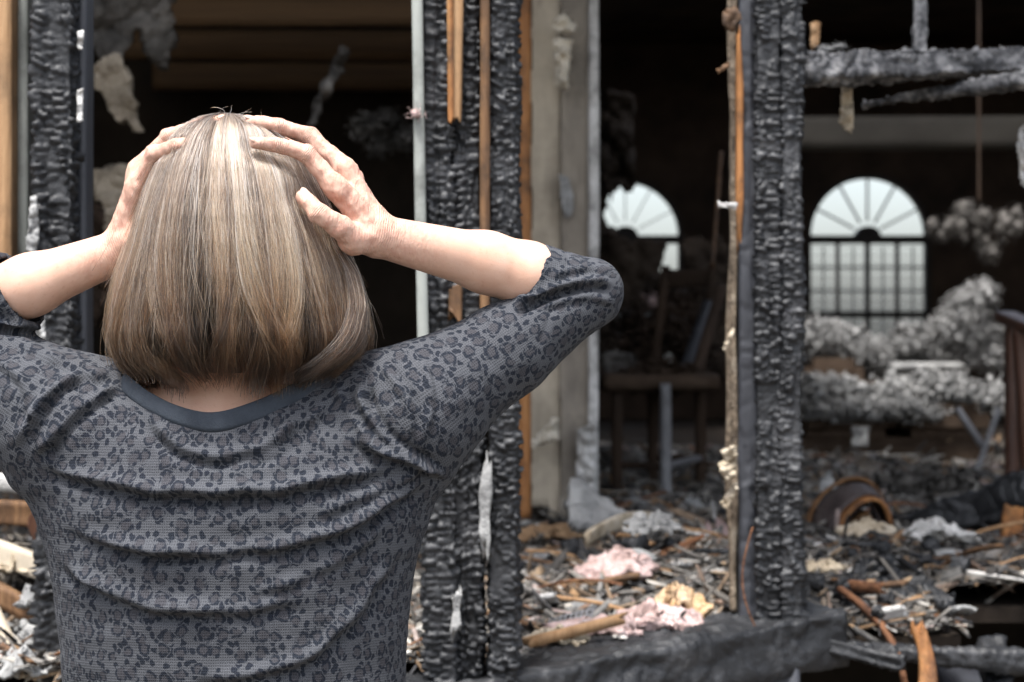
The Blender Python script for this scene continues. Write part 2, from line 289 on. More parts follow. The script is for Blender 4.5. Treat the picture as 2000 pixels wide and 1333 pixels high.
def hair_mat(strands=True):
    m = bpy.data.materials.new('hair_strand' if strands else 'hair_under'); m.use_nodes = True; n = m.node_tree.nodes; l = m.node_tree.links
    if not strands:
        b = n['Principled BSDF']; b.inputs['Base Color'].default_value = (.022, .014, .009, 1); b.inputs['Roughness'].default_value = .7; return m
    n.remove(n['Principled BSDF'])
    h = n.new('ShaderNodeBsdfHairPrincipled'); h.parametrization = 'COLOR'
    hi = n.new('ShaderNodeHairInfo'); at = n.new('ShaderNodeAttribute'); at.attribute_name = 'tint'
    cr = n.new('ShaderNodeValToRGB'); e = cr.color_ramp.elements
    e[0].position = .05; e[0].color = (.50, .46, .45, 1); e[1].position = .97; e[1].color = (.085, .046, .022, 1)  # golden-brown ends, with shade of the lower hair painted into the tips
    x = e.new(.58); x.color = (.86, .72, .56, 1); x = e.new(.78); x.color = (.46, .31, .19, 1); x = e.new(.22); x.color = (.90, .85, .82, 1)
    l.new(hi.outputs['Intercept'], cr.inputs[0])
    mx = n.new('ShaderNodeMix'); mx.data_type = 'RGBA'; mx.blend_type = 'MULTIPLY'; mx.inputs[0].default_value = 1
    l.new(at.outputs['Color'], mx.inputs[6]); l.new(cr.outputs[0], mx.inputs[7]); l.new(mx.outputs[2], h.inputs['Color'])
    h.inputs['Roughness'].default_value = .32; h.inputs['Radial Roughness'].default_value = .5; h.inputs['Random Roughness'].default_value = .3
    l.new(h.outputs[0], n['Material Output'].inputs[0])
    return m
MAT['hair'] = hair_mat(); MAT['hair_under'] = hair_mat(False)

# ================================================================== shape builders
def nrm(v): v = np.asarray(v, float); return v / (np.linalg.norm(v) + 1e-12)

def beam_grid(a, b, w, t, across=(1, 0, 0), step=.006, disp=None, jag=0.0, rnd=.12, seed=0, taper=None, bend=None):
    """a squared timber from a to b: w across, t deep; disp(u, z) pushes the surface outwards"""
    r = np.random.default_rng(seed)
    a = np.asarray(a, float); b = np.asarray(b, float); ax = nrm(b - a); L = np.linalg.norm(b - a)
    X = np.asarray(across, float); X = nrm(X - ax * X.dot(ax)); Y = np.cross(ax, X)
    per = 2 * (w + t); nv = max(3, int(L / step) + 1); n_w, n_t = max(2, round(w / step)), max(2, round(t / step))
    s = np.concatenate([np.arange(n_w) / n_w * w, w + np.arange(n_t) / n_t * t, w + t + np.arange(n_w) / n_w * w, 2 * w + t + np.arange(n_t) / n_t * t]); nu = len(s)
    cx = np.where(s < w, s - w / 2, np.where(s < w + t, w / 2, np.where(s < 2 * w + t, w / 2 - (s - w - t), -w / 2)))
    cy = np.where(s < w, -t / 2, np.where(s < w + t, -t / 2 + (s - w), np.where(s < 2 * w + t, t / 2, t / 2 - (s - 2 * w - t))))
    # soften corners, outward direction
    q = np.stack([cx / (w / 2), cy / (t / 2)], 1); p4 = (np.abs(q) ** 14).sum(1) ** (1 / 14.)
    cx, cy = cx / p4, cy / p4
    nx = np.sign(cx) * np.abs(cx / (w / 2)) ** 6; ny = np.sign(cy) * np.abs(cy / (t / 2)) ** 6
    ln = np.hypot(nx, ny) + 1e-9; nx /= ln; ny /= ln
    z = np.linspace(0, L, nv)
    U, Z = np.meshgrid(s, z); 
    D = disp(U, Z, per) if disp else np.zeros_like(U)
    tw = np.ones(nv) if taper is None else np.interp(z / L, np.linspace(0, 1, len(taper)), taper)
    CX = cx[None] * tw[:, None] + nx[None] * D; CY = cy[None] * tw[:, None] + ny[None] * D
    if jag:
        e = jag * (np.abs(vnoise(np.stack([s * 60, s * 0 + seed, s * 0], 1))) + .5 * r.random(nu))
        e2 = jag * (np.abs(vnoise(np.stack([s * 60, s * 0 + seed + 9, s * 0], 1))) + .5 * r.random(nu))
        Z = Z + (1 - Z / L) ** 6 * e[None] - (Z / L) ** 6 * e2[None]
    B = np.zeros((nv, 3))
    if bend is not None: B = np.sin(np.linspace(0, math.pi, nv))[:, None] * np.asarray(bend)[None]
    V = a + ax * Z[..., None] + X * CX[..., None] + Y * CY[..., None] + B[:, None, :]
    V = V.reshape(-1, 3)
    i = np.arange(nv - 1)[:, None] * nu; j = np.arange(nu)[None]; j2 = (j + 1) % nu
    Q = np.stack([i + j, i + j2, i + nu + j2, i + nu + j], -1).reshape(-1, 4)
    V = np.vstack([V, V[:nu].mean(0), V[-nu:].mean(0)]); c0 = len(V) - 2
    jj = np.arange(nu); k2 = (jj + 1) % nu
    cap0 = np.stack([k2, jj, np.full(nu, c0), np.full(nu, c0)], 1); base = (nv - 1) * nu
    cap1 = np.stack([base + jj, base + k2, np.full(nu, c0 + 1), np.full(nu, c0 + 1)], 1)
    return V, Q, np.vstack([cap0, cap1])[:, :3]

def quads_tris_obj(name, V, Q, T, mat, parent=None, smooth=True):
    me = bpy.data.meshes.new(name); V = np.asarray(V, np.float32)
    me.vertices.add(len(V)); me.vertices.foreach_set('co', V.ravel())
    idx = np.concatenate([Q.ravel(), T.ravel()]).astype(np.int32)
    st = np.concatenate([np.arange(len(Q)) * 4, len(Q) * 4 + np.arange(len(T)) * 3]).astype(np.int32)
    me.loops.add(len(idx)); me.loops.foreach_set('vertex_index', idx)
    me.polygons.add(len(st)); me.polygons.foreach_set('loop_start', st)
    if smooth: me.polygons.foreach_set('use_smooth', np.ones(len(st), bool))
    me.update(calc_edges=True); me.validate(); me.materials.append(mat)
    o = bpy.data.objects.new(name, me); COL.objects.link(o)
    if parent: o.parent = parent
    return o

def char_disp(cu=.021, cz=.0105, depth=.0085, seed=0, erode=.006):
    """alligator-skin char: cushions split by cracks"""
    def f(U, Z, per):
        nu = max(3, round(per / cu)); cu_ = per / nu
        sh = U.shape; u = U.ravel() / cu_; z = Z.ravel()
        # columns wander a little and rows differ in height
        u = u + .5 * vnoise(np.stack([z * 10, u * .5, np.full_like(u, seed)], 1))
        zz = z / cz * (1 + .0) + 1.1 * vnoise(np.stack([u * .7, z * 9, np.full_like(u, seed + 5)], 1))
        iu = np.floor(u).astype(int); iz = np.floor(zz).astype(int)
        d1 = np.full(u.shape, 9.0); d2 = d1.copy(); cell = np.zeros(u.shape)
        for du in (-1, 0, 1):
            for dz in (-2, -1, 0, 1, 2):
                ku, kz = iu + du, iz + dz; kw = ku % nu
                hsh = lambda s_: np.modf(np.abs(np.sin(kw * 127.1 + kz * 311.7 + s_ * 74.7 + seed * 13.1) * 43758.5453))[0]
                su = ku + .5 + .55 * (hsh(1) - .5); szz = kz + .5 + .9 * (hsh(2) - .5)
                d = np.hypot((u - su), (zz - szz) * .85)
                m1 = d < d1
                d2 = np.where(m1, d1, np.minimum(d2, d)); cell = np.where(m1, hsh(3), cell); d1 = np.where(m1, d, d1)
        edge = np.clip((d2 - d1) * 3.8, 0, 1); edge = edge * edge * (3 - 2 * edge); dome = np.clip(1 - (d1 / .85) ** 2, 0, 1)
        h = depth * (edge * (.72 + .28 * dome) * (0.35 + 1.0 * cell) - .4)
        spl = np.abs(np.modf(U.ravel() / per * 5 + .16 * fbm(np.stack([z * 4, np.full_like(z, seed + 1.7), U.ravel() * 2], 1), 2) + 10)[0] - .5); h = h - .006 * np.exp(-(spl / .035) ** 2) * (vnoise(np.stack([z * 3, np.full_like(z, seed), U.ravel() * 20], 1)) > -.15)
        h = h + erode * fbm(np.stack([U.ravel() * 9, z * 5, np.full_like(z, seed + 3.3)], 1), 3)
        # lost scales
        big = vnoise(np.stack([U.ravel() * 22, z * 7, np.full_like(z, seed + 77.)], 1)); h = h * (1 + .55 * big)
        lost = fbm(np.stack([U.ravel() * 30, z * 12, np.full_like(z, seed + 31.)], 1), 2) > .50
        h = np.where(lost, h * .3 - .0035, h)
        return h.reshape(sh)
    return f

def smooth_disp(amp=.0015, seed=0):
    return lambda U, Z, per: (amp * fbm(np.stack([U.ravel() * 60, Z.ravel() * 4, np.full(U.size, seed + .5)], 1), 3)).reshape(U.shape)

def timber(name, a, b, w, t, mat, parent=None, disp=None, seed=0, step=.006, jag=0, across=(1, 0, 0), taper=None, bend=None, smooth=True):
    V, Q, T = beam_grid(a, b, w, t, across, step, disp, jag, seed=seed, taper=taper, bend=bend)
    return quads_tris_obj(name, V, Q, T, mat, parent, smooth)

def box_obj(name, lo, hi, mat, parent=None, bev=0.0, jit=0.0, seed=0):
    bm = bmesh.new(); bmesh.ops.create_cube(bm, size=1)
    lo, hi = np.asarray(lo, float), np.asarray(hi, float)
    for v in bm.verts: v.co = Vector(tuple((lo + hi) / 2 + np.array(v.co) * (hi - lo)))
    if bev: bmesh.ops.bevel(bm, geom=bm.edges[:], offset=bev, segments=2, affect='EDGES')
    if jit:
        r = np.random.default_rng(seed)
        for v in bm.verts: v.co += Vector(tuple(r.normal(0, jit, 3)))
    me = bpy.data.meshes.new(name); bm.to_mesh(me); bm.free(); me.materials.append(mat)
    o = bpy.data.objects.new(name, me); COL.objects.link(o)
    if parent: o.parent = parent
    return o

def sheet(name, outline, d0, thick, mat, warp=.02, nscale=6, seed=0, res=26, parent=None, tilt=None, curl=0.0):
    """a torn sheet: outline in photo pixels on a warped surface about d0 away, with real thickness"""
    o = np.asarray(outline, float); lo, hi = o.min(0), o.max(0)
    n = res; gx = np.linspace(lo[0], hi[0], n); gy = np.linspace(lo[1], hi[1], int(n * max(1, min(3, (hi[1] - lo[1]) / (hi[0] - lo[0] + 1)))))
    X, Y = np.meshgrid(gx, gy)
    def inside(x, y):
        c = np.zeros(x.shape, bool); j = len(o) - 1
        for i in range(len(o)):
            xi, yi = o[i]; xj, yj = o[j]
            c ^= ((yi > y) != (yj > y)) & (x < (xj - xi) * (y - yi) / (yj - yi + 1e-9) + xi); j = i
        return c
    rag = (hi - lo).min() * .05
    Xr = X + rag * vnoise(np.stack([X.ravel() * .06, Y.ravel() * .06, np.full(X.size, seed + .2)], 1)).reshape(X.shape)
    Yr = Y + rag * vnoise(np.stack([X.ravel() * .06, Y.ravel() * .06, np.full(X.size, seed + 7.2)], 1)).reshape(X.shape)
    keep = inside(Xr, Yr)
    D = d0 + warp * fbm(np.stack([X.ravel() / 200 * nscale, Y.ravel() / 200 * nscale, np.full(X.size, seed * 3.1)], 1), 3).reshape(X.shape)
    if tilt is not None: D = D + tilt[0] * (X - lo[0]) / (hi[0] - lo[0]) + tilt[1] * (Y - lo[1]) / (hi[1] - lo[1])
    if curl: D = D + curl * (((X - lo[0]) / (hi[0] - lo[0]) - .5) * 2) ** 2
    V = np.stack([(X - 1000) * KPX * D, D, H - (Y - 666.5) * KPX * D], -1)
    ny, nx = X.shape; idx = np.arange(nx * ny).reshape(ny, nx)
    ok = keep[:-1, :-1] & keep[1:, :-1] & keep[:-1, 1:] & keep[1:, 1:]
    Q = np.stack([idx[:-1, :-1], idx[1:, :-1], idx[1:, 1:], idx[:-1, 1:]], -1)[ok]
    used, inv = np.unique(Q, return_inverse=True); V = V.reshape(-1, 3)[used]; Q = inv.reshape(-1, 4)
    ob = fast_mesh(name, V, Q, mat, parent, smooth=True)
    md = ob.modifiers.new('thickness', 'SOLIDIFY'); md.thickness = thick; md.offset = 0
    return ob

def ico(sub=2):
    bm = bmesh.new(); bmesh.ops.create_icosphere(bm, subdivisions=sub, radius=1)
    V = np.array([v.co[:] for v in bm.verts]); F = np.array([[v.index for v in f.verts] for f in bm.faces]); bm.free(); return V, F
ICO1, ICO2, ICO3 = ico(1), ico(2), ico(3)
TETRA = np.array([[0, 1, 2], [0, 2, 3], [0, 3, 1], [1, 3, 2]])

def fluff(name, centers, radii, mat, seed=0, parent=None, lumps=30, rough=.35, base=ICO3, squash=.8):
    """torn loose-fill insulation: big ragged lumps beset with small tufts, one mesh"""
    r = np.random.default_rng(seed); VV, FF, n = [], [], 0
    for c, rad in zip(centers, radii):
        V, F = base
        p = V * (1 + rough * fbm(V * 2.1 + r.random(3) * 50, 4)[:, None]) * rad * .62 * np.array([1, 1, squash]); VV.append(p + c); FF.append(F + n); n += len(V)
        for k in range(lumps * 2):
            d = nrm(r.normal(size=3)); V, F = ICO1; s = rad * r.uniform(.04, .13)
            p = V * (1 + r.uniform(-.6, .6, (len(V), 1))) * s * r.uniform(.25, 1.8, 3)
            VV.append(p + c + d * rad * np.array([1, 1, squash]) * r.uniform(.45, 1.25)); FF.append(F + n); n += len(V)
        for k in range(lumps * 10):
            d = nrm(r.normal(size=3)); s = rad * r.uniform(.04, .17)
            VV.append(r.normal(size=(4, 3)) * s * r.uniform(.2, 1.3, 3) + c + d * rad * np.array([1, 1, squash]) * r.uniform(.5, 1.4)); FF.append(TETRA + n); n += 4
    return fast_mesh(name, np.vstack(VV), np.vstack(FF), mat, parent, smooth=False)

# ================================================================== THE SETTING
FLOOR = 0.885
g = mesh_obj('ground', [(-1500, -1500, 0), (1500, -1500, 0), (1500, 1500, 0), (-1500, 1500, 0)], [(0, 1, 2, 3)], MAT['ground']); tag(g, kind='structure')
# floor deck: the front edge steps back at the far right where boards have burnt away
FX = [-2.6, -0.3, 0.0, 0.38, 0.56, 0.80, 0.81, 2.6, 4.3]; FY = [2.95, 3.06, 3.20, 3.46, 3.53, 3.55, 3.92, 3.95, 3.95]
fv = []; ff = []
for x, y in zip(FX, FY): fv += [(x, y, FLOOR), (x, 14.2, FLOOR), (x, y, FLOOR - .03), (x, 14.2, FLOOR - .03)]
for i in range(len(FX) - 1):
    p, q = i * 4, i * 4 + 4
    ff += [(p, q, q + 1, p + 1), (p + 2, p + 3, q + 3, q + 2), (p, p + 2, q + 2, q)]
fl = mesh_obj('floor', fv, ff, MAT['soot']); tag(fl, kind='structure')
# roof slab out of view; its hole is added to light the back room
for lo, hi in (((-3.2, 3.12, 3.42), (5.0, 6.6, 3.5)), ((-3.2, 11.0, 3.42), (5.0, 14.4, 3.5)), ((-3.2, 6.6, 3.42), (0.9, 11.0, 3.5)), ((3.4, 6.6, 3.42), (5.0, 11.0, 3.5))):
    tag(box_obj('ceiling', lo, hi, MAT['soot_brown']), kind='structure')
tag(box_obj('wall_left', (-3.3, 3.1, 0), (-3.2, 14.4, 3.42), MAT['soot']), kind='structure')
tag(box_obj('wall_right', (4.9, 3.6, 0), (5.0, 14.4, 3.42), MAT['soot']), kind='structure')
tag(box_obj('wall_crawl_space', (-3.2, 6.2, 0), (4.9, 6.3, FLOOR - .04), MAT['soot']), kind='structure')
tag(box_obj('wall_partition', (-3.2, 7.6, FLOOR), (0.10, 7.7, 3.42), MAT['soot']), kind='structure')
tag(box_obj('wall_partition_side', (0.10, 5.9, FLOOR), (0.2, 13.5, 3.42), MAT['soot']), kind='structure')

# back wall, pierced by two round-headed windows
DB = 13.5; KB = KPX * DB
def wall_with_arches():
    x0, x1, z0, z1 = 0.2, 4.9, FLOOR, 3.42
    wins = [(1222, 113), (1697, 121)]
    V, F = [], []
    def add(*pts):
        b = len(V); V.extend(pts); F.append(tuple(range(b, b + len(pts))))
    cur = x0; ztop = H - (460 - 666.5) * KB; zsill = H - (672 - 666.5) * KB
    for px, r in wins:
        cx = (px - 1000) * KB; R = r * KB
        for yy in (DB, DB + .14):
            add((cur, yy, z0), (cx - R, yy, z0), (cx - R, yy, z1), (cur, yy, z1))
            add((cx - R, yy, z0), (cx + R, yy, z0), (cx + R, yy, zsill), (cx - R, yy, zsill))
            n = 28
            for i in range(n):
                a, b = math.pi * i / n, math.pi * (i + 1) / n
                add((cx + R * math.cos(a), yy, ztop + R * math.sin(a)), (cx + R * math.cos(a), yy, z1), (cx + R * math.cos(b), yy, z1), (cx + R * math.cos(b), yy, ztop + R * math.sin(b)))
        path = [(cx + R, zsill)] + [(cx + R * math.cos(math.pi * i / n), ztop + R * math.sin(math.pi * i / n)) for i in range(n + 1)] + [(cx - R, zsill), (cx + R, zsill)]
        for (xa, za), (xb, zb) in zip(path, path[1:]): add((xa, DB, za), (xb, DB, zb), (xb, DB + .14, zb), (xa, DB + .14, za))
        cur = cx + R
    for yy in (DB, DB + .14): add((cur, yy, z0), (x1, yy, z0), (x1, yy, z1), (cur, yy, z1))
    return mesh_obj('wall_back', V, F, MAT['soot_brown'])
tag(wall_with_arches(), kind='structure')
tag(box_obj('wall_back_side', (-3.2, 13.5, FLOOR), (0.1, 13.6, 3.42), MAT['soot']), kind='structure')

def arched_window(px, r, label, full=True):
    cx = (px - 1000) * KB; R = r * KB; ztop = H - (460 - 666.5) * KB; zs = H - (672 - 666.5) * KB; y = DB + .06
    w = empty('arched_window', (cx, y, zs)); tag(w, label, 'window', 'arched windows in the back wall')
    parts = []
    # outer frame band
    path = [(cx - R + .02, zs)] + [(cx + (R - .02) * math.cos(math.pi * (1 - i / 30)), ztop + (R - .02) * math.sin(math.pi * (1 - i / 30))) for i in range(31)] + [(cx + R - .02, zs)]
    V, F = [], []
    for (x, z) in path:
        k = nrm([x - cx, 0, max(z - ztop, 0) + 1e-6]) if z > ztop else np.array([np.sign(x - cx), 0, 0])
        for s, yy in ((.03, y - .04), (.03, y + .04), (-.012, y + .04), (-.012, y - .04)): V.append((x + k[0] * s, yy, z + k[2] * s))
    for i in range(len(path) - 1):
        for a in range(4): b = (a + 1) % 4; F.append((i * 4 + a, i * 4 + b, i * 4 + 4 + b, i * 4 + 4 + a))
    parts.append(mesh_obj('frame', V, F, MAT['frame_dark']))
    parts.append(box_obj('transom', (cx - R, y - .05, ztop - .054), (cx + R, y + .05, ztop), MAT['frame_dark']))
    for i in range(1, 6):                                # sunburst bars
        if i in (): continue
        a = math.pi * i / 6; a = math.radians([0, 28, 61, 90, 119, 152][i])
        p = np.array([cx + .10 * math.cos(a), y + .0, ztop + .10 * math.sin(a)]); q = np.array([cx + (R - .03) * math.cos(a), y, ztop + (R - .03) * math.sin(a)])
        parts.append(timber('sunburst_bar', p, q, .015 if full else .008, .02, MAT['muntin'], step=.05))
    # hub
    V = [(cx, yy, ztop) for yy in (y - .05, y + .05)]; F = []
    for i in range(13):
        a = math.pi * i / 12
        for yy in (y - .05, y + .05): V.append((cx + .085 * math.cos(a), yy, ztop + .085 * .75 * math.sin(a)))
    for i in range(12):
        b = 2 + i * 2; F += [(0, b, b + 2), (1, b + 3, b + 1), (b, b + 1, b + 3, b + 2)]
    parts.append(mesh_obj('hub', V, F, MAT['frame_dark']))
    # panes (fan lights, then lower lights)
    an = [0, 28, 61, 90, 119, 152, 180]
    for a0, a1 in zip(an, an[1:]):
        pts = [(cx, ztop)] + [(cx + (R - .02) * math.cos(math.radians(a)), ztop + (R - .02) * math.sin(math.radians(a))) for a in np.linspace(a0 + .6, a1 - .6, 7)]
        V = [(x, yy, z) for yy in (y - .004, y + .004) for x, z in pts]; k = len(pts)
        F = [tuple(range(k))[::-1], tuple(range(k, 2 * k))] + [(i, (i + 1) % k, (i + 1) % k + k, i + k) for i in range(k)]
        parts.append(mesh_obj('pane', V, F, MAT['glass']))
    xs = np.linspace(cx - R + .015, cx + R - .015, 5); zt = ztop - .054
    zr = H - (615 - 666.5) * KB
    for i, x in enumerate(xs[1:-1]): parts.append(box_obj('mullion', (x - .009 - .004 * (i == 1), y - .045, zs), (x + .009 + .004 * (i == 1), y + .045, zt), MAT['frame_dark']))
    parts.append(box_obj('rail', (cx - R, y - .04, zr - .022), (cx + R, y + .04, zr + .022), MAT['frame_dark']))
    for i in range(4):
        for (za, zb) in ((zs, zr - .022), (zr + .022, zt)):
            parts.append(box_obj('pane', (xs[i] + .02, y + .012, za), (xs[i + 1] - .02, y + .020, zb), MAT['glass']))
        # louvred shutter: tilt rod and slats
        full and parts.append(box_obj('tilt_rod', ((xs[i] + xs[i + 1]) / 2 - .006, y - .035, zs + .03), ((xs[i] + xs[i + 1]) / 2 + .006, y - .025, zt - .02), MAT['slat']))
        if not full: continue
        for zb_ in (522, 568): zq = H - (zb_ - 666.5) * KB; parts.append(box_obj('glazing_bar', (xs[i] + .02, y - .002, zq - .008), (xs[i + 1] - .02, y + .010, zq + .008), MAT['muntin']))
        nsl = 13
        for k in range(nsl):
            z = zs + (zt - zs) * (k + .5) / nsl
            if abs(z - zr) < .03: continue
            sl = box_obj('slat', (-(xs[1] - xs[0]) / 2 + .02, -.019, -.0022), ((xs[1] - xs[0]) / 2 - .02, .019, .0022), MAT['slat'])
            sl.location = ((xs[i] + xs[i + 1]) / 2, y - .005, z); sl.rotation_euler = (math.radians(2), 0, 0); parts.append(sl)
    bpy.context.view_layer.update()
    for p in parts: p.parent = w; p.matrix_parent_inverse = Matrix.Translation(w.location).inverted()
    return w
arched_window(1697, 121, 'whole arched window with sunburst fanlight and louvred shutters above the insulation heap')
arched_window(1222, 113, 'arched window half hidden by hanging debris, behind the burnt chair', False)

# header band (soffit) before the back wall, rafters and dropped beams
t = timber('soffit_beam', P(1480, 262, 11.6), P(2060, 260, 11.6), .185, .25, MAT['soffit'], step=.05, across=(0, 0, 1)); tag(t, 'long pale soffit beam crossing above the whole arched window', 'beam')
for i, (ya, yb, d, x0, x1) in enumerate(((22, 20, 6.2, 200, 1010), (88, 92, 6.7, 240, 1010), (150, 152, 7.3, 300, 1010))):
    t = timber('ceiling_joist', P(x0, ya, d), P(x1, yb, d), .10, .06, MAT['joist'], step=.03, across=(0, 0, 1), disp=smooth_disp(.003, i))
    tag(t, ['topmost brown ceiling joist above the person', 'middle brown ceiling joist above the person', 'lowest brown ceiling joist, deepest in the dark room above the person'][i], 'joist', 'ceiling joists in the left room')

# ================================================================== THE BURNT FRONT WALL
DW = lambda px: float(np.interp(px, [0, 900, 1500, 2000], [3.05, 3.0, 3.38, 3.75]))
def stud(px0, px1, y0, y1, d, t, mat, name, label, seed, disp=None, group=None, lean=0, jag=0, step=.005, cat='stud', **kw):
    k = KPX * d; xc = (px0 + px1) / 2
    o = timber(name, P(xc + lean, y1, d + t / 2), P(xc, y0, d + t / 2), (px1 - px0) * k, t, mat, disp=disp, seed=seed, jag=jag, step=step, **kw)
    if label: tag(o, label, cat, group)
    return o
CH = lambda s, **k: char_disp(seed=s, **k)
G = 'charred studs of the burnt front wall'
# left
stud(-22, 36, -60, 840, 3.06, .09, MAT['wood_tan'], 'wooden_stud', 'clean tan wooden stud at the far left edge', 1, smooth_disp(.001, 1), step=.012)
stud(41, 61, -60, 830, 3.10, .05, MAT['metal_strip'], 'edge_strip', 'thin grey-green strip beside the clean tan stud', 2, smooth_disp(.001, 2), step=.01, cat='strip')
stud(74, 150, -60, 1500, 3.04, .075, MAT['char'], 'charred_stud', 'charred stud behind the raised left forearm of the person', 3, CH(3, cu=.026, cz=.0125, depth=.011), G, step=.0034, lean=6)
stud(155, 176, -60, 1500, 3.10, .06, MAT['char_flat'], 'charred_board', 'narrow smooth dark board against the charred stud by the forearm', 4, smooth_disp(.001, 4), step=.01, cat='board')
# centre cluster
stud(803, 824, -60, 720, 2.97, .03, MAT['metal_strip'], 'edge_strip', 'pale grey-green strip edging the middle stud cluster', 5, smooth_disp(.0012, 5), step=.008, lean=14, cat='strip')
stud(822, 880, -60, 1450, 3.0, .08, MAT['char'], 'charred_stud', 'charred stud next to the pale strip in the middle cluster', 6, CH(6), G, step=.0032, lean=14)
stud(880, 938, -60, 1450, 3.012, .075, MAT['char'], 'charred_stud', 'charred stud at the centre of the middle cluster', 7, CH(7), G, step=.0032, lean=6)
stud(957, 1009, -60, 1450, 3.005, .08, MAT['char'], 'charred_stud', 'charred stud on the inner side of the middle cluster', 8, CH(8, cu=.019, cz=.0095, depth=.0075), G, step=.0032, lean=0)
stud(872, 884, -60, 252, 2.978, .022, MAT['wood_orange'], 'wood_splinter', 'thin orange splinter standing on the middle stud cluster', 9, smooth_disp(.001, 9), jag=.02, cat='splinter', lean=3)
stud(884, 905, -60, 250, 2.984, .02, MAT['wood_tan'], 'wood_splinter', 'pale bare wood strip broken off on the middle cluster', 10, smooth_disp(.0015, 10), jag=.03, cat='splinter', lean=-4)
stud(938, 957, -60, 660, 2.99, .05, MAT['wood_brown'], 'wood_batten', 'unburnt brown batten between the charred studs', 11, smooth_disp(.001, 11), jag=.03, cat='batten', step=.006)
stud(940, 962, 860, 1110, 2.985, .02, MAT['plaster_grey'], 'ash_strip', 'pale ash strip on the lower middle cluster beneath the raised sleeve', 12, smooth_disp(.006, 12), jag=.06, cat='strip', taper=[.5, 1, .7, 1.1, .8, .4])
stud(884, 906, 1110, 1270, 2.985, .02, MAT['plaster_grey'], 'ash_strip', 'short pale wood strip low on the middle cluster beside the torso', 13, smooth_disp(.006, 13), jag=.06, cat='strip', taper=[.6, 1, .6, 1, .4])
stud(878, 905, 545, 640, 2.986, .02, MAT['wood_brown'], 'wood_splinter', 'reddish splinter on the middle cluster under the bare forearm', 131, smooth_disp(.003, 13), jag=.03, cat='splinter')
# right post
stud(1427, 1438, -60, 1190, 3.41, .05, MAT['scorched_edge'], 'plaster_edge', 'thin scorched cream edge along the inner side of the corner post', 14, smooth_disp(.007, 14), step=.006, cat='plaster')
stud(1437, 1451, 40, 520, 3.385, .03, MAT['wood_orange'], 'wood_splinter', 'long orange strip of bared wood high on the corner post', 15, smooth_disp(.003, 15), jag=.05, cat='splinter', taper=[.4, 1, .9, 1, .5])
stud(1438, 1480, -60, 1262, 3.395, .09, MAT['char_flat'], 'charred_board', 'smooth blue-grey charred board forming the inner face of the corner post', 16, CH(16, cu=.03, cz=.03, depth=.0018, erode=.003), step=.005, cat='board')
stud(1470, 1520, -60, 1262, 3.375, .09, MAT['char'], 'charred_stud', 'charred stud in the middle of the corner post', 17, CH(17, cu=.022, cz=.010, depth=.0075), G, step=.0034)
stud(1520, 1560, -60, 1262, 3.37, .09, MAT['char'], 'charred_stud', 'charred stud on the outer side of the corner post by the whole window', 18, CH(18, cu=.02, cz=.0095, depth=.0075), G, step=.0034)
# small chips on posts
def chip(name, pts, d, mat, label, cat='flake', th=.004, seed=0, warp=.006, group=None, **k):
    o = sheet(name, pts, d, th, mat, warp=warp, nscale=14, seed=seed, res=14, **k); tag(o, label, cat, group); return o
chip('plaster_flake', [(152, 62), (163, 60), (161, 98), (152, 95)], 3.05, MAT['plaster_white'], 'small white flake high on the charred stud behind the left forearm', seed=1)
chip('plaster_flake', [(150, 178), (163, 172), (161, 238), (152, 240)], 3.05, MAT['plaster_white'], 'long white flake midway on the charred stud behind the left forearm', seed=2)
chip('plaster_flake', [(60, 385), (72, 380), (78, 460), (70, 500), (50, 490)], 3.03, MAT['plaster_grey'], 'tapering pale plaster shard beside the charred stud above the left forearm', seed=3)
chip('plaster_flake', [(72, 640), (88, 625), (90, 700), (76, 700)], 3.02, MAT['plaster_grey'], 'pale shard low on the charred stud under the left forearm', seed=31)
o = fluff('insulation_tuft', [P(812, 222, 2.965)], [.0125], MAT['insul_pink'], 4, lumps=8, base=ICO2); tag(o, 'pink insulation tuft stuck on the pale strip of the middle cluster', 'insulation')
chip('plaster_flake', [(1400, 394), (1438, 398), (1438, 410), (1402, 405)], 3.37, MAT['plaster_white'], 'white flake jutting sideways from the corner post', seed=5, th=.008)
chip('wood_splinter', [(1408, 25), (1440, 10), (1448, 40), (1432, 65), (1412, 55)], 3.36, MAT['wood_brown'], 'curled brown splinter at the top of the corner post', 'splinter', seed=6, th=.01)
chip('wood_splinter', [(1398, 136), (1425, 120), (1428, 130), (1402, 146)], 3.37, MAT['wood_brown'], 'little brown splinter poking out of the corner post', 'splinter', seed=7, th=.006)
chip('wood_splinter', [(1410, 685), (1430, 638), (1436, 645), (1418, 690)], 3.37, MAT['paper_cream'], 'cream splinter slanting down from the corner post', 'splinter', seed=8, th=.006)
for i, (pts, lb) in enumerate((([(1408, 880), (1438, 868), (1440, 892), (1415, 905)], 'upper curl of torn cream paper low on the corner post'),
                               ([(1400, 905), (1440, 890), (1440, 930), (1420, 945), (1405, 925)], 'lower curl of torn cream paper low on the corner post'),
                               ([(1405, 985), (1436, 935), (1441, 955), (1420, 1000)], 'slanting scrap of torn paper near the foot of the corner post'))):
    chip('torn_paper', pts, 3.37, MAT['paper_cream'], lb, 'paper', seed=20 + i, warp=.02)
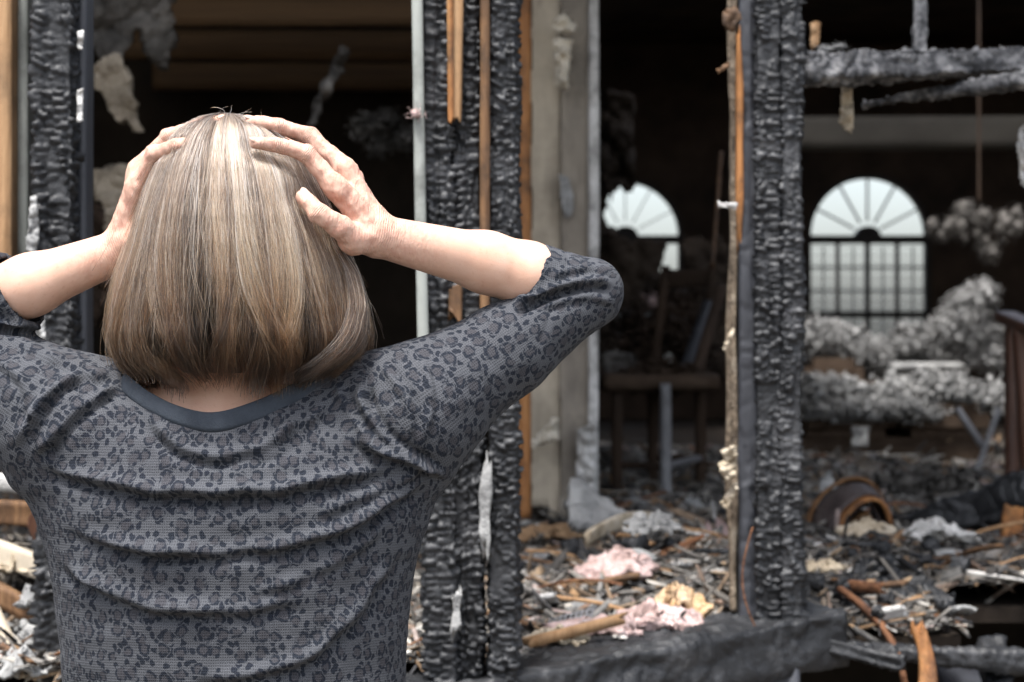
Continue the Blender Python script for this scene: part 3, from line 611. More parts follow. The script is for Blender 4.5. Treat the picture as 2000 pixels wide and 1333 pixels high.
# sill, rim and crawl-space timbers
t = timber('sill_beam', P(690, 1425, 2.93), P(1600, 1236, 3.47), .10, .14, MAT['char'], disp=CH(30, cu=.034, cz=.026, depth=.0045, erode=.010), step=.006, across=(0, 0, 1), seed=30); tag(t, 'charred sill beam rising from the middle studs to the corner post', 'beam')
t = timber('rim_board', P(1540, 1262, 3.44), P(2060, 1292, 3.50), .028, .05, MAT['char'], disp=CH(31, cu=.017, cz=.013, depth=.006, erode=.010), step=.0045, across=(0, 0, 1), seed=31); tag(t, 'thin charred floor edge board above the black crawl space', 'board')
t = timber('charred_block', P(1500, 1420, 3.36), P(1500, 1270, 3.40), .10, .08, MAT['char_flat'], disp=smooth_disp(.004, 3), step=.01); tag(t, 'dark timber block directly below the corner post', 'block')
t = timber('charred_joist', P(1962, 1400, 3.40), P(1935, 1262, 3.62), .05, .04, MAT['char'], disp=CH(33, cu=.03, cz=.02), step=.008); tag(t, 'burnt joist stub rising beside the crawl space at the bottom right corner', 'joist')
t = timber('charred_joist', P(1890, 1400, 3.5), P(1860, 1300, 3.9), .08, .04, MAT['char_flat'], disp=smooth_disp(.005, 33), step=.01); tag(t, 'grey joist slanting down inside the crawl space', 'joist')
t = timber('bare_stick', P(1808, 1390, 3.36), P(1786, 1200, 3.40), .024, .016, MAT['wood_orange'], disp=smooth_disp(.003, 34), step=.006, jag=.03, bend=(.012, 0, 0), taper=[1.5, 1.2, .9, .8]); tag(t, 'bright orange stick standing before the crawl space', 'stick')
t = timber('burnt_branch', P(1775, 1400, 3.34), P(1640, 1150, 3.62), .011, .011, MAT['rust'], disp=smooth_disp(.002, 35), step=.004, bend=(.03, 0, .02)); tag(t, 'thin rusty brown rod bending down over the floor edge', 'rod')
t = timber('charred_board', P(1600, 1255, 3.40), P(1780, 1300, 3.38), .026, .012, MAT['char'], disp=CH(36, cu=.015, cz=.012, depth=.004), step=.005, across=(0, 0, 1), jag=.02); tag(t, 'grey charred slat hanging across the top of the crawl space', 'slat')
t = timber('bent_wire', P(1470, 1030, 3.34), P(1500, 1270, 3.33), .003, .003, MAT['rust'], step=.004, bend=(-.03, -.01, 0)); tag(t, 'thin bent wire hanging at the foot of the corner post', 'wire')
# upper right: cross beam etc.
t = timber('cross_beam', P(1555, 133, 3.62), P(2060, 118, 3.80), .048, .09, MAT['char_ash'], disp=CH(40, cu=.022, cz=.016, depth=.008, erode=.008), step=.005, across=(0, 0, 1), seed=40); tag(t, 'ash-flecked charred cross beam leaving the corner post', 'beam')
t = timber('hanging_stud', P(1797, 112, 3.70), P(1794, -60, 3.70), .026, .035, MAT['char_ash'], disp=CH(41, cu=.016, cz=.009, depth=.003), step=.005); tag(t, 'short charred stud standing on the cross beam', 'stud')
t = timber('charred_stick', P(1680, 204, 3.85), P(2050, 146, 3.60), .020, .03, MAT['char_ash'], disp=CH(42, cu=.02, cz=.014, depth=.005), step=.005, across=(0, 0, 1), taper=[.3, .7, 1, 1.2], jag=.01); tag(t, 'sloping charred stick under the cross beam', 'stick')
o = fluff('ash_clump', [P(1610, 98, 3.66), P(1640, 92, 3.66), P(1672, 105, 3.66)], [.018, .016, .012], MAT['plaster_grey'], 43, lumps=10, base=ICO2, squash=.5); tag(o, 'crust of grey ash on the cross beam next to the corner post', 'ash')
o = fluff('ash_clump', [P(1715, 112, 3.68), P(1745, 110, 3.68)], [.010, .010], MAT['plaster_grey'], 44, lumps=8, base=ICO2, squash=.5); tag(o, 'thin ash crust on the cross beam before the short stud', 'ash')
o = fluff('ash_clump', [P(1935, 106, 3.75), P(1956, 104, 3.76), P(1980, 104, 3.77)], [.018, .019, .018], MAT['plaster_white'], 45, lumps=8, base=ICO2, squash=.5); tag(o, 'whitish ash crust on the outer end of the cross beam', 'ash')
chip('wood_splinter', [(1583, 48), (1602, 40), (1600, 92), (1582, 95)], 3.7, MAT['wood_tan'], 'pale scrap of wood above the cross beam next to the corner post', 'splinter', seed=46, th=.012)
chip('torn_paper', [(1645, 160), (1664, 158), (1668, 240), (1664, 262), (1650, 256), (1638, 240)], 3.72, MAT['paper_cream'], 'cream strip hanging under the cross beam', 'paper', seed=47, warp=.02)
chip('torn_paper', [(1990, 250), (2020, 230), (2020, 380), (1994, 362), (1987, 290)], 3.9, MAT['plaster_white'], 'white scrap hanging at the right edge above the banister', 'paper', seed=48, warp=.02)

# ================================================================== LEFT ROOM
o = sheet('hanging_insulation', [(178, 125), (235, 105), (250, 150), (268, 200), (282, 262), (262, 258), (250, 240), (232, 238), (205, 190), (185, 170)], 4.6, .02, MAT['insul_beige'], warp=.035, nscale=3, seed=51, res=34); tag(o, 'tongue of pale insulation hanging in the left room', 'insulation')
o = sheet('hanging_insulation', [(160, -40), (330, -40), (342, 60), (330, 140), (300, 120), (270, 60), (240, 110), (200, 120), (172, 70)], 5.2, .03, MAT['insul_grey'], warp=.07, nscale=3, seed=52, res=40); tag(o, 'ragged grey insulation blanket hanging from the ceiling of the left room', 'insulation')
o = sheet('torn_drywall', [(182, 328), (262, 322), (272, 372), (262, 420), (240, 412), (236, 470), (205, 480), (204, 400), (184, 390)], 4.9, .03, MAT['insul_beige'], warp=.03, nscale=4, seed=53, res=30); tag(o, 'torn tan drywall remnant beside the left hand', 'drywall')
o = sheet('torn_drywall', [(180, 400), (265, 420), (262, 640), (182, 640)], 5.3, .02, MAT['soot_brown'], warp=.1, seed=54, res=20); tag(o, 'dark scorched drywall below the torn tan remnant', 'drywall')
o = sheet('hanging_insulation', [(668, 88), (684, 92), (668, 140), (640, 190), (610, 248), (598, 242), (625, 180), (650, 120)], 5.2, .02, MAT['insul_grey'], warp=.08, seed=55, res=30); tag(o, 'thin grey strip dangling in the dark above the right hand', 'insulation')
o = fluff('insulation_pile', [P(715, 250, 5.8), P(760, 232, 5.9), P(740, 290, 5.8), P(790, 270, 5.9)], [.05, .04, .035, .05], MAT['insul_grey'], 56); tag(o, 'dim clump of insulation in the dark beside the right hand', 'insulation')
# ================================================================== PARTITION END between the rooms
D5 = 5.35
t = stud(1011, 1037, -80, 1010, 5.0, .09, MAT['wood_orange'], 'wooden_stud', 'orange brown bare stud beside the drywall column', 60, smooth_disp(.002, 60), step=.02)
col = empty('drywall_column', P(1100, 1010, D5)); tag(col, 'scorched drywall column between the two dark rooms', 'column')
a = sheet('face', [(1036, -90), (1098, -90), (1096, 1010), (1036, 1010)], D5, .016, MAT['drywall'], warp=.006, seed=61, res=18)
b = sheet('face', [(1094, -90), (1152, -90), (1152, 1010), (1092, 1010)], D5 - .02, .016, MAT['drywall_grey'], warp=.006, seed=62, res=18)
c = stud(1149, 1168, -90, 1000, D5 - .05, .06, MAT['plaster_white'], 'corner_bead', None, 63, smooth_disp(.004, 63), step=.01)
d_ = box_obj('core', P(1040, 1010, D5 + .03), P(1166, -90, D5 + .03) + np.array([0, .5, 0.]), MAT['soot'])
adopt(col, a, b, c, d_)
c['label'] = 'whitish corner edge'
chip('torn_paper', [(1075, 42), (1105, 18), (1130, 52), (1120, 70), (1078, 60)], D5 - .10, MAT['paper_light'], 'cream flap of paper at the top of the drywall column', 'paper', seed=64, warp=.03)
chip('torn_paper', [(1078, 72), (1118, 78), (1112, 140), (1108, 180), (1084, 168)], D5 - .10, MAT['paper_light'], 'long cream tongue of paper on the upper drywall column', 'paper', seed=65, warp=.03)
chip('plaster_flake', [(1092, 338), (1112, 345), (1122, 385), (1120, 420), (1104, 430), (1094, 400)], D5 - .05, MAT['plaster_grey'], 'grey peeled patch midway on the drywall column', 'flake', seed=66)
chip('torn_paper', [(1012, 845), (1040, 858), (1085, 805), (1096, 820), (1092, 858), (1060, 876), (1020, 882)], D5 - .10, MAT['paper_light'], 'torn cream paper curl under the raised elbow', 'paper', seed=67, warp=.05)
chip('plaster_flake', [(1128, 835), (1165, 825), (1164, 900), (1158, 962), (1122, 955)], D5 - .09, MAT['plaster_white'], 'peeling whitish plaster low on the drywall column', 'flake', seed=68, warp=.03)
o = sheet('broken_drywall', [(1110, 945), (1128, 945), (1170, 975), (1224, 1010), (1222, 1022), (1180, 1036), (1112, 1034), (1106, 990)], 4.45, .03, MAT['plaster_grey'], warp=.02, seed=69, res=24, tilt=(.1, -.15)); tag(o, 'broken grey drywall wedge leaning at the foot of the column', 'drywall')

# ================================================================== BACK ROOM
def chair():
    d = 6.2; k = KPX * d; e = empty('burnt_chair', P(1290, 985, d)); tag(e, 'burnt wooden chair standing before the half hidden window', 'chair')
    z0 = FLOOR + .02; zs = H - (748 - 666.5) * k
    pts = dict(fl=P(1205, 985, d), fr=P(1300, 985, d - .08), br=P(1368, 975, d + .35), bl=P(1275, 975, d + .42)); parts = []
    for n_, p in pts.items():
        p = p.copy(); p[2] = z0; q = p.copy(); q[2] = zs; parts.append(timber('leg', p, q, .034, .034, MAT['steel' if n_ == 'fr' else 'soot_brown'], step=.02, disp=smooth_disp(.003, 3)))
    c = sum(pts.values()) / 4
    parts.append(timber('seat', np.array([c[0] - .19, c[1], zs]), np.array([c[0] + .17, c[1], zs]), .05, .46, MAT['fabric_brown'], across=(0, 0, 1), step=.02, disp=smooth_disp(.008, 5)))
    for n1, n2 in (('fl', 'fr'), ('fr', 'br'), ('bl', 'br')):
        a, b = pts[n1].copy(), pts[n2].copy(); a[2] = b[2] = z0 + .12; parts.append(timber('stretcher', a, b, .022, .022, MAT['soot_brown' if n1 != 'fr' else 'steel'], step=.02, across=(0, 0, 1)))
    for n_ in ('bl', 'br'):
        a = pts[n_].copy(); a[2] = zs; b = a + np.array([.05, .08, .38]); parts.append(timber('back_post', a, b, .03, .03, MAT['soot_brown'], step=.02))
    a = pts['bl'].copy(); b = pts['br'].copy(); a[2] = b[2] = zs + .34; parts.append(timber('back_rail', a + [.05, .07, 0], b + [.05, .07, 0], .06, .02, MAT['soot_brown'], step=.02, across=(0, 0, 1)))
    adopt(e, *parts)
chair()
o = fluff('charred_heap', [P(x, y, 6.25) for x, y in ((1230, 742), (1262, 738), (1295, 730), (1325, 735), (1350, 742), (1310, 760))], [.05, .06, .06, .055, .05, .05], MAT['fabric_brown'], 70, rough=.6, squash=.7); tag(o, 'brown charred heap lying on the seat of the burnt chair', 'debris')
o = fluff('debris_heap', [P(1255, 690, 6.9), P(1300, 640, 7.0), P(1340, 700, 6.9), P(1330, 590, 7.2), P(1290, 575, 7.2), P(1240, 640, 7.1)], [.10, .11, .09, .08, .07, .09], MAT['soot_brown'], 71, rough=.6, squash=.9); tag(o, 'dark brown heap of fallen debris behind the burnt chair', 'debris')
o = fluff('insulation_tuft', [P(1278, 590, 6.7)], [.035], MAT['insul_pink'], 72, lumps=8, base=ICO2); tag(o, 'dull pink insulation tuft on the heap behind the chair', 'insulation')
t = timber('shelf_board', P(1195, 618, 7.4), P(1268, 618, 7.4), .03, .2, MAT['plaster_grey'], step=.03, across=(0, 0, 1)); tag(t, 'pale shelf board beside the raised elbow', 'shelf')
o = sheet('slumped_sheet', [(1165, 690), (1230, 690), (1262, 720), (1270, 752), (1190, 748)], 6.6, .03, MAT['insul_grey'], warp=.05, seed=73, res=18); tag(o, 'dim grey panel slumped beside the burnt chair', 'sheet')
for i, (a, b, m, lb) in enumerate(((P(1410, 560, 6.5), P(1350, 760, 6.2), 'soot_brown', 'dark lath leaning behind the burnt chair, farthest from the elbow'), (P(1385, 590, 6.6), P(1320, 770, 6.3), 'char_flat', 'grey lath leaning on the burnt chair'),
                              (P(1408, 300, 7.0), P(1392, 520, 6.6), 'wood_brown', 'thin brown lath hanging between the half hidden window and the corner post'))):
    t = timber('leaning_lath', a, b, .035 if i < 2 else .012, .02, MAT[m], step=.02, disp=smooth_disp(.002, i)); tag(t, lb, 'lath')
o = sheet('hanging_debris', [(1160, 180), (1236, 180), (1238, 370), (1222, 376), (1212, 366), (1200, 378), (1196, 400), (1190, 372), (1176, 420), (1184, 442), (1200, 448), (1212, 460), (1160, 470)], 9.0, .03, MAT['soot'], warp=.08, seed=74, res=40); tag(o, 'ragged black debris hanging over the half hidden window', 'debris')
o = sheet('fallen_board', [(1150, 462), (1299, 462), (1300, 528), (1318, 545), (1330, 552), (1337, 546), (1337, 462), (1420, 462), (1420, 740), (1150, 740)], 9.6, .03, MAT['soot'], warp=.03, seed=75, res=70); tag(o, 'sooty panel blocking the lower half hidden window', 'panel')
t = box_obj('flowerpot', P(1298, 712, 6.6), P(1314, 690, 6.6) + np.array([0, .04, 0]), MAT['plaster_white'], bev=.006); tag(t, 'small white box gleaming above the burnt chair seat', 'box')

def sofa():
    d = 7.5; e = empty('burnt_sofa', P(1770, 930, d)); tag(e, 'burnt brown sofa buried under white insulation', 'sofa')
    p = []
    x0, x1 = P(1545, 0, d)[0], P(1945, 0, d)[0]; z0 = FLOOR
    p.append(box_obj('base', (x0, d, z0), (x1, d + .8, z0 + .16), MAT['fabric_brown'], bev=.03))
    xm = (x0 + x1) / 2 + .02
    p.append(box_obj('cushion', (x0 + .02, d - .03, z0 + .16), (xm - .01, d + .6, z0 + .30), MAT['fabric_brown'], bev=.04))
    p.append(box_obj('cushion', (xm + .01, d - .03, z0 + .16), (x1 - .02, d + .6, z0 + .29), MAT['fabric_brown'], bev=.04))
    p.append(box_obj('backrest', (x0, d + .6, z0 + .16), (x1, d + .85, z0 + .36), MAT['fabric_brown'], bev=.05))
    adopt(e, *p)
sofa()
r = np.random.default_rng(80)
cs = [P(x, 772 + 14 * math.sin(x / 37) + r.uniform(-8, 8), 7.55 + r.uniform(0, .5)) for x in np.linspace(1590, 1960, 17)]
o = fluff('insulation_heap', cs + [P(x, 800 + r.uniform(-6, 8), 7.48) for x in np.linspace(1590, 1800, 9)], list(r.uniform(.085, .125, 17)) + [.08] * 9, MAT['insul_white'], 81, lumps=45, squash=.4); tag(o, 'broad white blanket of loose insulation over the burnt sofa', 'insulation')
o = sheet('hanging_scrap', [(1660, 832), (1702, 830), (1696, 876), (1664, 872)], 7.4, .01, MAT['plaster_grey'], warp=.02, seed=82, res=14); tag(o, 'pale square scrap hanging on the front of the sofa', 'scrap')
o = fluff('insulation_heap', [P(x, y, 11.2) for x, y in ((1590, 668), (1620, 672), (1650, 678), (1685, 692), (1600, 690), (1700, 700), (1660, 700))], [.15, .15, .14, .13, .14, .11, .13], MAT['insul_white'], 83, lumps=45, squash=.75); tag(o, 'rounded white insulation heap under the whole window beside the corner post', 'insulation')
t = box_obj('armchair', P(1575, 775, 10.9), P(1690, 700, 10.9) + np.array([0, .6, 0]), MAT['fabric_brown'], bev=.05); tag(t, 'dark box-like armchair under the rounded insulation heap', 'armchair')
t = timber('table_top', P(1680, 716, 11.6), P(1900, 716, 11.6), .05, .6, MAT['plaster_grey'], step=.05, across=(0, 0, 1))
tb = empty('side_table', P(1790, 790, 11.6)); tag(tb, 'pale low table under the whole window heaped with insulation', 'table')
legs = [timber('leg', P(x, 806, dd), P(x, 722, dd), .05, .05, MAT['soot_brown'], step=.05) for x in (1690, 1890) for dd in (11.4, 11.85)]
ap = box_obj('apron', P(1685, 735, 11.36), P(1895, 722, 11.36) + np.array([0, .03, 0]), MAT['plaster_grey'])
adopt(tb, t, ap, *legs)
o = fluff('insulation_heap', [P(x, y, 11.6) for x, y in ((1720, 690), (1750, 682), (1780, 672), (1815, 668), (1840, 680), (1860, 690))], [.12, .12, .14, .15, .13, .11], MAT['insul_white'], 84, lumps=45, squash=.65); tag(o, 'white insulation mound on the pale low table', 'insulation')
o = fluff('insulation_heap', [P(x, y, 11.0) for x, y in ((1850, 640), (1880, 615), (1905, 590), (1925, 570), (1870, 655), (1905, 640), (1935, 650), (1900, 680), (1930, 700), (1880, 590))], [.10, .11, .10, .07, .10, .10, .07, .10, .09, .07], MAT['insul_white'], 85, lumps=45, squash=.85, rough=.5); tag(o, 'tall grey-white insulation stack beside the whole window', 'insulation')
cl = empty('hanging_lamp', P(1912, 400, 9.0)); tag(cl, 'ceiling lamp clotted with hanging fluffy insulation', 'lamp')
a = timber('rod', P(1912, 400, 9.0), P(1912, -60, 9.0), .012, .012, MAT['soot_brown'], step=.03)
r = np.random.default_rng(86); pts = []
for i in range(60):
    x = r.uniform(-88, 82); y = 440 + 14 * math.sin(x / 19.) + r.uniform(-40, 62) * (1 - abs(x) / 130); pts.append(P(1910 + x, y, 9.0 + r.uniform(-.15, .15)))
b = fluff('clotted_insulation', pts, list(r.uniform(.012, .040, 60)), MAT['insul_grey'], 87, lumps=9, rough=.7, base=ICO2, squash=1.25)
adopt(cl, a, b)
# banister
bn = empty('banister', P(1985, 930, 5.6)); tag(bn, 'red-brown wooden banister at the right edge', 'banister')
a = timber('newel_post', P(1976, 935, 5.6), P(1976, 612, 5.6), .032, .05, MAT['wood_red'], step=.02)
b = timber('newel_post', P(2008, 935, 5.4), P(1990, 640, 5.4), .03, .05, MAT['wood_red'], step=.02)
c = timber('cap_rail', P(1962, 618, 5.62), P(2040, 650, 5.2), .03, .06, MAT['wood_red'], step=.02, across=(0, 0, 1))
adopt(bn, a, b, c)
for i, (a, b, lb) in enumerate(((P(1870, 800, 6.9), P(1925, 880, 6.8), 'thin grey rod slanting down between the sofa and the banister'), (P(1950, 800, 6.8), P(1905, 930, 6.7), 'thin grey rod slanting up towards the banister'))):
    t = timber('grey_rod', a, b, .02, .02, MAT['steel'], step=.03); tag(t, lb, 'rod')
# lamp-shade like basket
def basket():
    d = 5.0; c = P(1655, 1030, d); e = empty('burnt_basket', c); tag(e, 'scorched round brown basket lying behind the corner post', 'basket')
    def band(name, t0, t1, mat, rad):
        V, F = [], []; n = 30; m = 8
        for i in range(m + 1):
            tt = t0 + (t1 - t0) * i / m
            for j in range(n + 1):
                a = math.pi * (-.55 + 1.1 * j / n); R_ = rad * (1 - .10 * math.cos(tt * 5))
                x = .088 * math.sin(a) * R_; z = .108 * max(math.cos(a), -.1) * R_ + .012 * math.sin(a * 2); V.append(c + np.array([x + .03 * (1 - tt), (tt - .5) * .20, z - .005]))
        for i in range(m):
            for j in range(n): F.append((i * (n + 1) + j, i * (n + 1) + j + 1, (i + 1) * (n + 1) + j + 1, (i + 1) * (n + 1) + j))
        o_ = mesh_obj(name, V, F, mat, smooth=True); md = o_.modifiers.new('thickness', 'SOLIDIFY'); md.thickness = .008; return o_
    adopt(e, band('rim', 0, .16, MAT['wood_orange'], .86), band('side', .14, .7, MAT['basket_dark'], .95), band('bottom', .68, 1.0, MAT['basket'], 1.08), band('inner', .22, .5, MAT['basket_dark'], .62), band('lining', .20, .6, MAT['basket'], .40), band('core', .18, .6, MAT['soot_brown'], .2))
basket()
o = fluff('ash_heap', [P(x, y, 6.0) for x, y in ((1735, 965), (1780, 948), (1830, 950), (1880, 965), (1800, 985), (1850, 990), (1760, 1000), (1930, 985))], [.09, .09, .10, .09, .10, .09, .07, .08], MAT['insul_grey'], 91, lumps=20, squash=.5); tag(o, 'low grey-brown ash heap between the basket and the fallen beam', 'ash')
o = sheet('white_scrap', [(1598, 945), (1622, 915), (1632, 945), (1640, 958), (1600, 960)], 5.4, .01, MAT['plaster_grey'], warp=.03, seed=92, res=14); tag(o, 'pale crumpled scrap standing behind the basket', 'scrap')
t = timber('fallen_beam', P(1765, 1030, 4.85), P(2060, 958, 4.55), .085, .09, MAT['char'], disp=CH(93, cu=.05, cz=.05, depth=.010, erode=.012), step=.007, across=(0, 0, 1), taper=[.45, .9, 1.1, 1.2], seed=93, jag=.05); tag(t, 'glossy charred beam fallen slantwise on the rubble at the right', 'beam')
t = timber('wood_block', P(1970, 1118, 4.35), P(1978, 1000, 4.5), .046, .05, MAT['wood_orange'], disp=smooth_disp(.003, 94), step=.01, jag=.01); tag(t, 'bright orange wood block under the fallen charred beam', 'block')

# ================================================================== RUBBLE on the floor
def hgt(x, y):
    p = np.stack([np.ravel(x) * 3.1, np.ravel(y) * 3.1, np.zeros(np.size(x))], 1); q = p * 3.3 + 11
    z = FLOOR + .022 + .030 * fbm(p, 3) + .018 * np.abs(fbm(q, 3))
    y_ = np.ravel(y); x_ = np.ravel(x)
    z += .05 * np.clip((y_ - 4.5) / 3, 0, 1)
    z += .07 * np.exp(-((x_ - .35) / .28) ** 2 - ((y_ - 3.95) / .45) ** 2)      # mound before the chair
    z += .06 * np.exp(-((x_ - 1.1) / .35) ** 2 - ((y_ - 4.35) / .35) ** 2)      # mound on the right
    z += .10 * np.exp(-((x_ + 1.45) / .5) ** 2 - ((y_ - 3.7) / .5) ** 2)        # heap at the far left
    return z.reshape(np.shape(x))
FYI = lambda x: np.interp(x, FX, FY)
n1, n2 = 300, 300
sx = np.linspace(-2.4, 3.2, n1); sv = np.linspace(0, 1, n2) ** 1.6
X = np.repeat(sx[None], n2, 0); Y = FYI(X) + .01 + sv[:, None] * (8.6 - FYI(X))
Z = hgt(X, Y); V = np.stack([X, Y, Z], -1).reshape(-1, 3); idx = np.arange(n1 * n2).reshape(n2, n1)
Q = np.stack([idx[:-1, :-1], idx[:-1, 1:], idx[1:, 1:], idx[1:, :-1]], -1).reshape(-1, 4)
rb = fast_mesh('rubble_bed', V, Q, MAT['rubble_base']); tag(rb, 'bed of ash and crushed rubble covering the burnt floor', 'rubble', kind='stuff')

PAL = [((.014, .014, .016), 16), ((.04, .042, .048), 12), ((.12, .118, .115), 13), ((.26, .25, .235), 14), ((.50, .47, .42), 11), ((.66, .64, .60), 6), ((.30, .18, .09), 8), ((.22, .10, .045), 6), ((.40, .28, .17), 6), ((.52, .40, .37), 2)]
PC = np.array([c for c, _ in PAL]); PW = np.array([w for _, w in PAL], float); PW /= PW.sum()
CUBE = np.array([[x, y, z] for x in (-.5, .5) for y in (-.5, .5) for z in (-.5, .5)]); CF = np.array([[0, 1, 3, 2], [4, 6, 7, 5], [0, 4, 5, 1], [2, 3, 7, 6], [0, 2, 6, 4], [1, 5, 7, 3]])
def rot(r, flat=.5):
    a, b, c = r.uniform(0, 2 * math.pi), r.normal(0, flat), r.normal(0, flat)
    return np.array(Matrix.Rotation(a, 3, 'Z') @ Matrix.Rotation(b, 3, 'X') @ Matrix.Rotation(c, 3, 'Y'))
def spot(r, near=True):
    while True:
        y = 3.0 + 5.2 * r.random() ** 2.3; px = r.uniform(-120, 2100); x = (px - 1000) * KPX * y
        if y > FYI(x) - .05 and not (y < 4.6 and 170 < px < 790): return x, y
r = np.random.default_rng(100); VV, FF, CC = [], [], []; n = 0
HZ = []
for k in range(21000):
    x, y = spot(r); s = (min(r.lognormal(-4.75, .55), .020) if k > 500 else r.uniform(.014, .028)) * (1 + .12 * (y - 3)); kind = r.random() * (1 if k > 500 else .7)
    ci = r.choice(len(PAL), p=PW); c = PC[ci] * r.uniform(.7, 1.2); ash = r.uniform(0, .6); c = c * (1 - ash) + np.array([.25, .225, .195]) * ash
    if kind < .55: dim = np.array([s * r.uniform(2.5, 8), s * .38, s * .22])
    elif kind < .85: dim = np.array([s * 2.0, s * r.uniform(.8, 1.7), s * .14])
    else: dim = s * r.uniform(.6, 1.3, 3)
    p = CUBE * (1 + r.uniform(-.28, .28, (8, 3))) * dim
    if kind < .55: p[:, 2] += (p[:, 0] / dim[0]) ** 2 * s * r.normal(0, .8)
    p = p @ rot(r, .38).T + [x, y, s * r.uniform(0, .6)]; HZ.append((x, y))
    VV.append(p); FF.append(CF + n); CC.append(np.repeat(np.append(c, 1)[None], 8, 0)); n += 8
HZ = np.array(HZ); VV = np.array(VV); VV[:, :, 2] += hgt(HZ[:, 0], HZ[:, 1])[:, None]
fr = fast_mesh('rubble_fragments', np.vstack(VV), np.vstack(FF), MAT['frag'], smooth=False)
ca = fr.data.color_attributes.new('tint', 'FLOAT_COLOR', 'POINT'); ca.data.foreach_set('color', np.vstack(CC).astype(np.float32).ravel())
tag(fr, 'countless small fragments of char, plaster and wood strewn over the floor', 'rubble', kind='stuff')
# ground litter before the wall, at the lower left and under the sill
VV, FF, CC = [], [], []; n = 0
for k in range(2500):
    x = r.uniform(-2.2, 2.4); y = r.uniform(2.4, 4.6); s = r.lognormal(-4.0, .5); c = PC[r.choice(len(PAL), p=PW)]
    p = (CUBE * (1 + r.uniform(-.28, .28, (8, 3))) * s * r.uniform(.4, 2.5, 3)) @ rot(r, .4).T + [x, y, s * .4]
    VV.append(p); FF.append(CF + n); CC.append(np.repeat(np.append(c, 1)[None], 8, 0)); n += 8
fr = fast_mesh('ground_litter', np.vstack(VV), np.vstack(FF), MAT['frag'], smooth=False)
ca = fr.data.color_attributes.new('tint', 'FLOAT_COLOR', 'POINT'); ca.data.foreach_set('color', np.vstack(CC).astype(np.float32).ravel())
tag(fr, 'small burnt litter on the ground below the wall', 'litter', kind='stuff')

# countable pieces: one mesh of each kind, then copies
def on_floor(px, y, lift=.0):
    x = (px - 1000) * KPX * y; return np.array([x, y, hgt(np.array([x]), np.array([y]))[0] + lift])
def proto(name, L, w, t, mat, seed, disp, jag=.012, bend=None, step=.005):
    o = timber(name, (-L / 2, 0, 0), (L / 2, 0, 0), w, t, mat, disp=disp, seed=seed, jag=jag, across=(0, 1, 0), bend=bend, step=step, smooth=False); return o
PRO = [
    (proto('charred_splinter', .20, .022, .014, MAT['char'], 1, CH(201, cu=.014, cz=.009, depth=.003, erode=.004)), 'black charred splinter in the rubble', 'splinter', 'charred splinters in the rubble', 34),
    (proto('bare_splinter', .22, .014, .008, MAT['wood_tan'], 2, smooth_disp(.0015, 2), jag=.03, bend=(0, .012, .006)), 'tan unburnt splinter in the rubble', 'splinter', 'bare wood splinters in the rubble', 30),
    (proto('scorched_lath', .26, .018, .006, MAT['wood_brown'], 3, smooth_disp(.002, 3), jag=.02, bend=(0, -.02, .012)), 'brown scorched lath in the rubble', 'lath', 'scorched laths in the rubble', 26),
    (proto('plaster_piece', .07, .045, .010, MAT['plaster_white'], 4, smooth_disp(.006, 4), jag=.015), 'white plaster piece in the rubble', 'plaster', 'plaster pieces in the rubble', 26),
    (proto('ash_plate', .10, .06, .008, MAT['plaster_grey'], 5, smooth_disp(.006, 5), jag=.02, bend=(0, 0, .01)), 'grey curled ash plate in the rubble', 'ash plate', 'ash plates in the rubble', 24),
    (proto('charcoal_lump', .06, .045, .036, MAT['char'], 6, CH(206, cu=.018, cz=.015, depth=.006, erode=.008)), 'black charcoal lump in the rubble', 'charcoal', 'charcoal lumps in the rubble', 60),
    (proto('rusty_strip', .30, .012, .003, MAT['rust'], 7, smooth_disp(.001, 7), bend=(0, .03, .02)), 'thin rusty strip in the rubble', 'strip', 'rusty strips in the rubble', 14),
]
r = np.random.default_rng(140)
ANCH = [('middle stud cluster', 960, 1240), ('corner post', 1500, 1180), ('scorched basket', 1655, 1000), ('bright orange stick', 1795, 1240), ('fallen charred beam', 1890, 1000), ('broken drywall wedge', 1165, 1010), ('big pink batt', 1300, 1185),
        ('twisted grey-beige rag', 1275, 1085), ('burnt chair', 1290, 950), ('white pipe', 50, 945), ('tan plank at the left', 40, 1095), ('bottom left corner', 10, 1320), ('orange wood block', 1972, 1080), ('sill beam', 1200, 1245)]
ORD = ['nearest', 'second nearest', 'third nearest', 'fourth nearest', 'fifth nearest', 'sixth nearest', 'seventh nearest', 'eighth nearest', 'ninth nearest', 'tenth nearest', 'eleventh nearest', 'twelfth nearest', 'thirteenth nearest', 'fourteenth nearest', 'fifteenth nearest', 'sixteenth nearest', 'seventeenth nearest', 'eighteenth nearest']
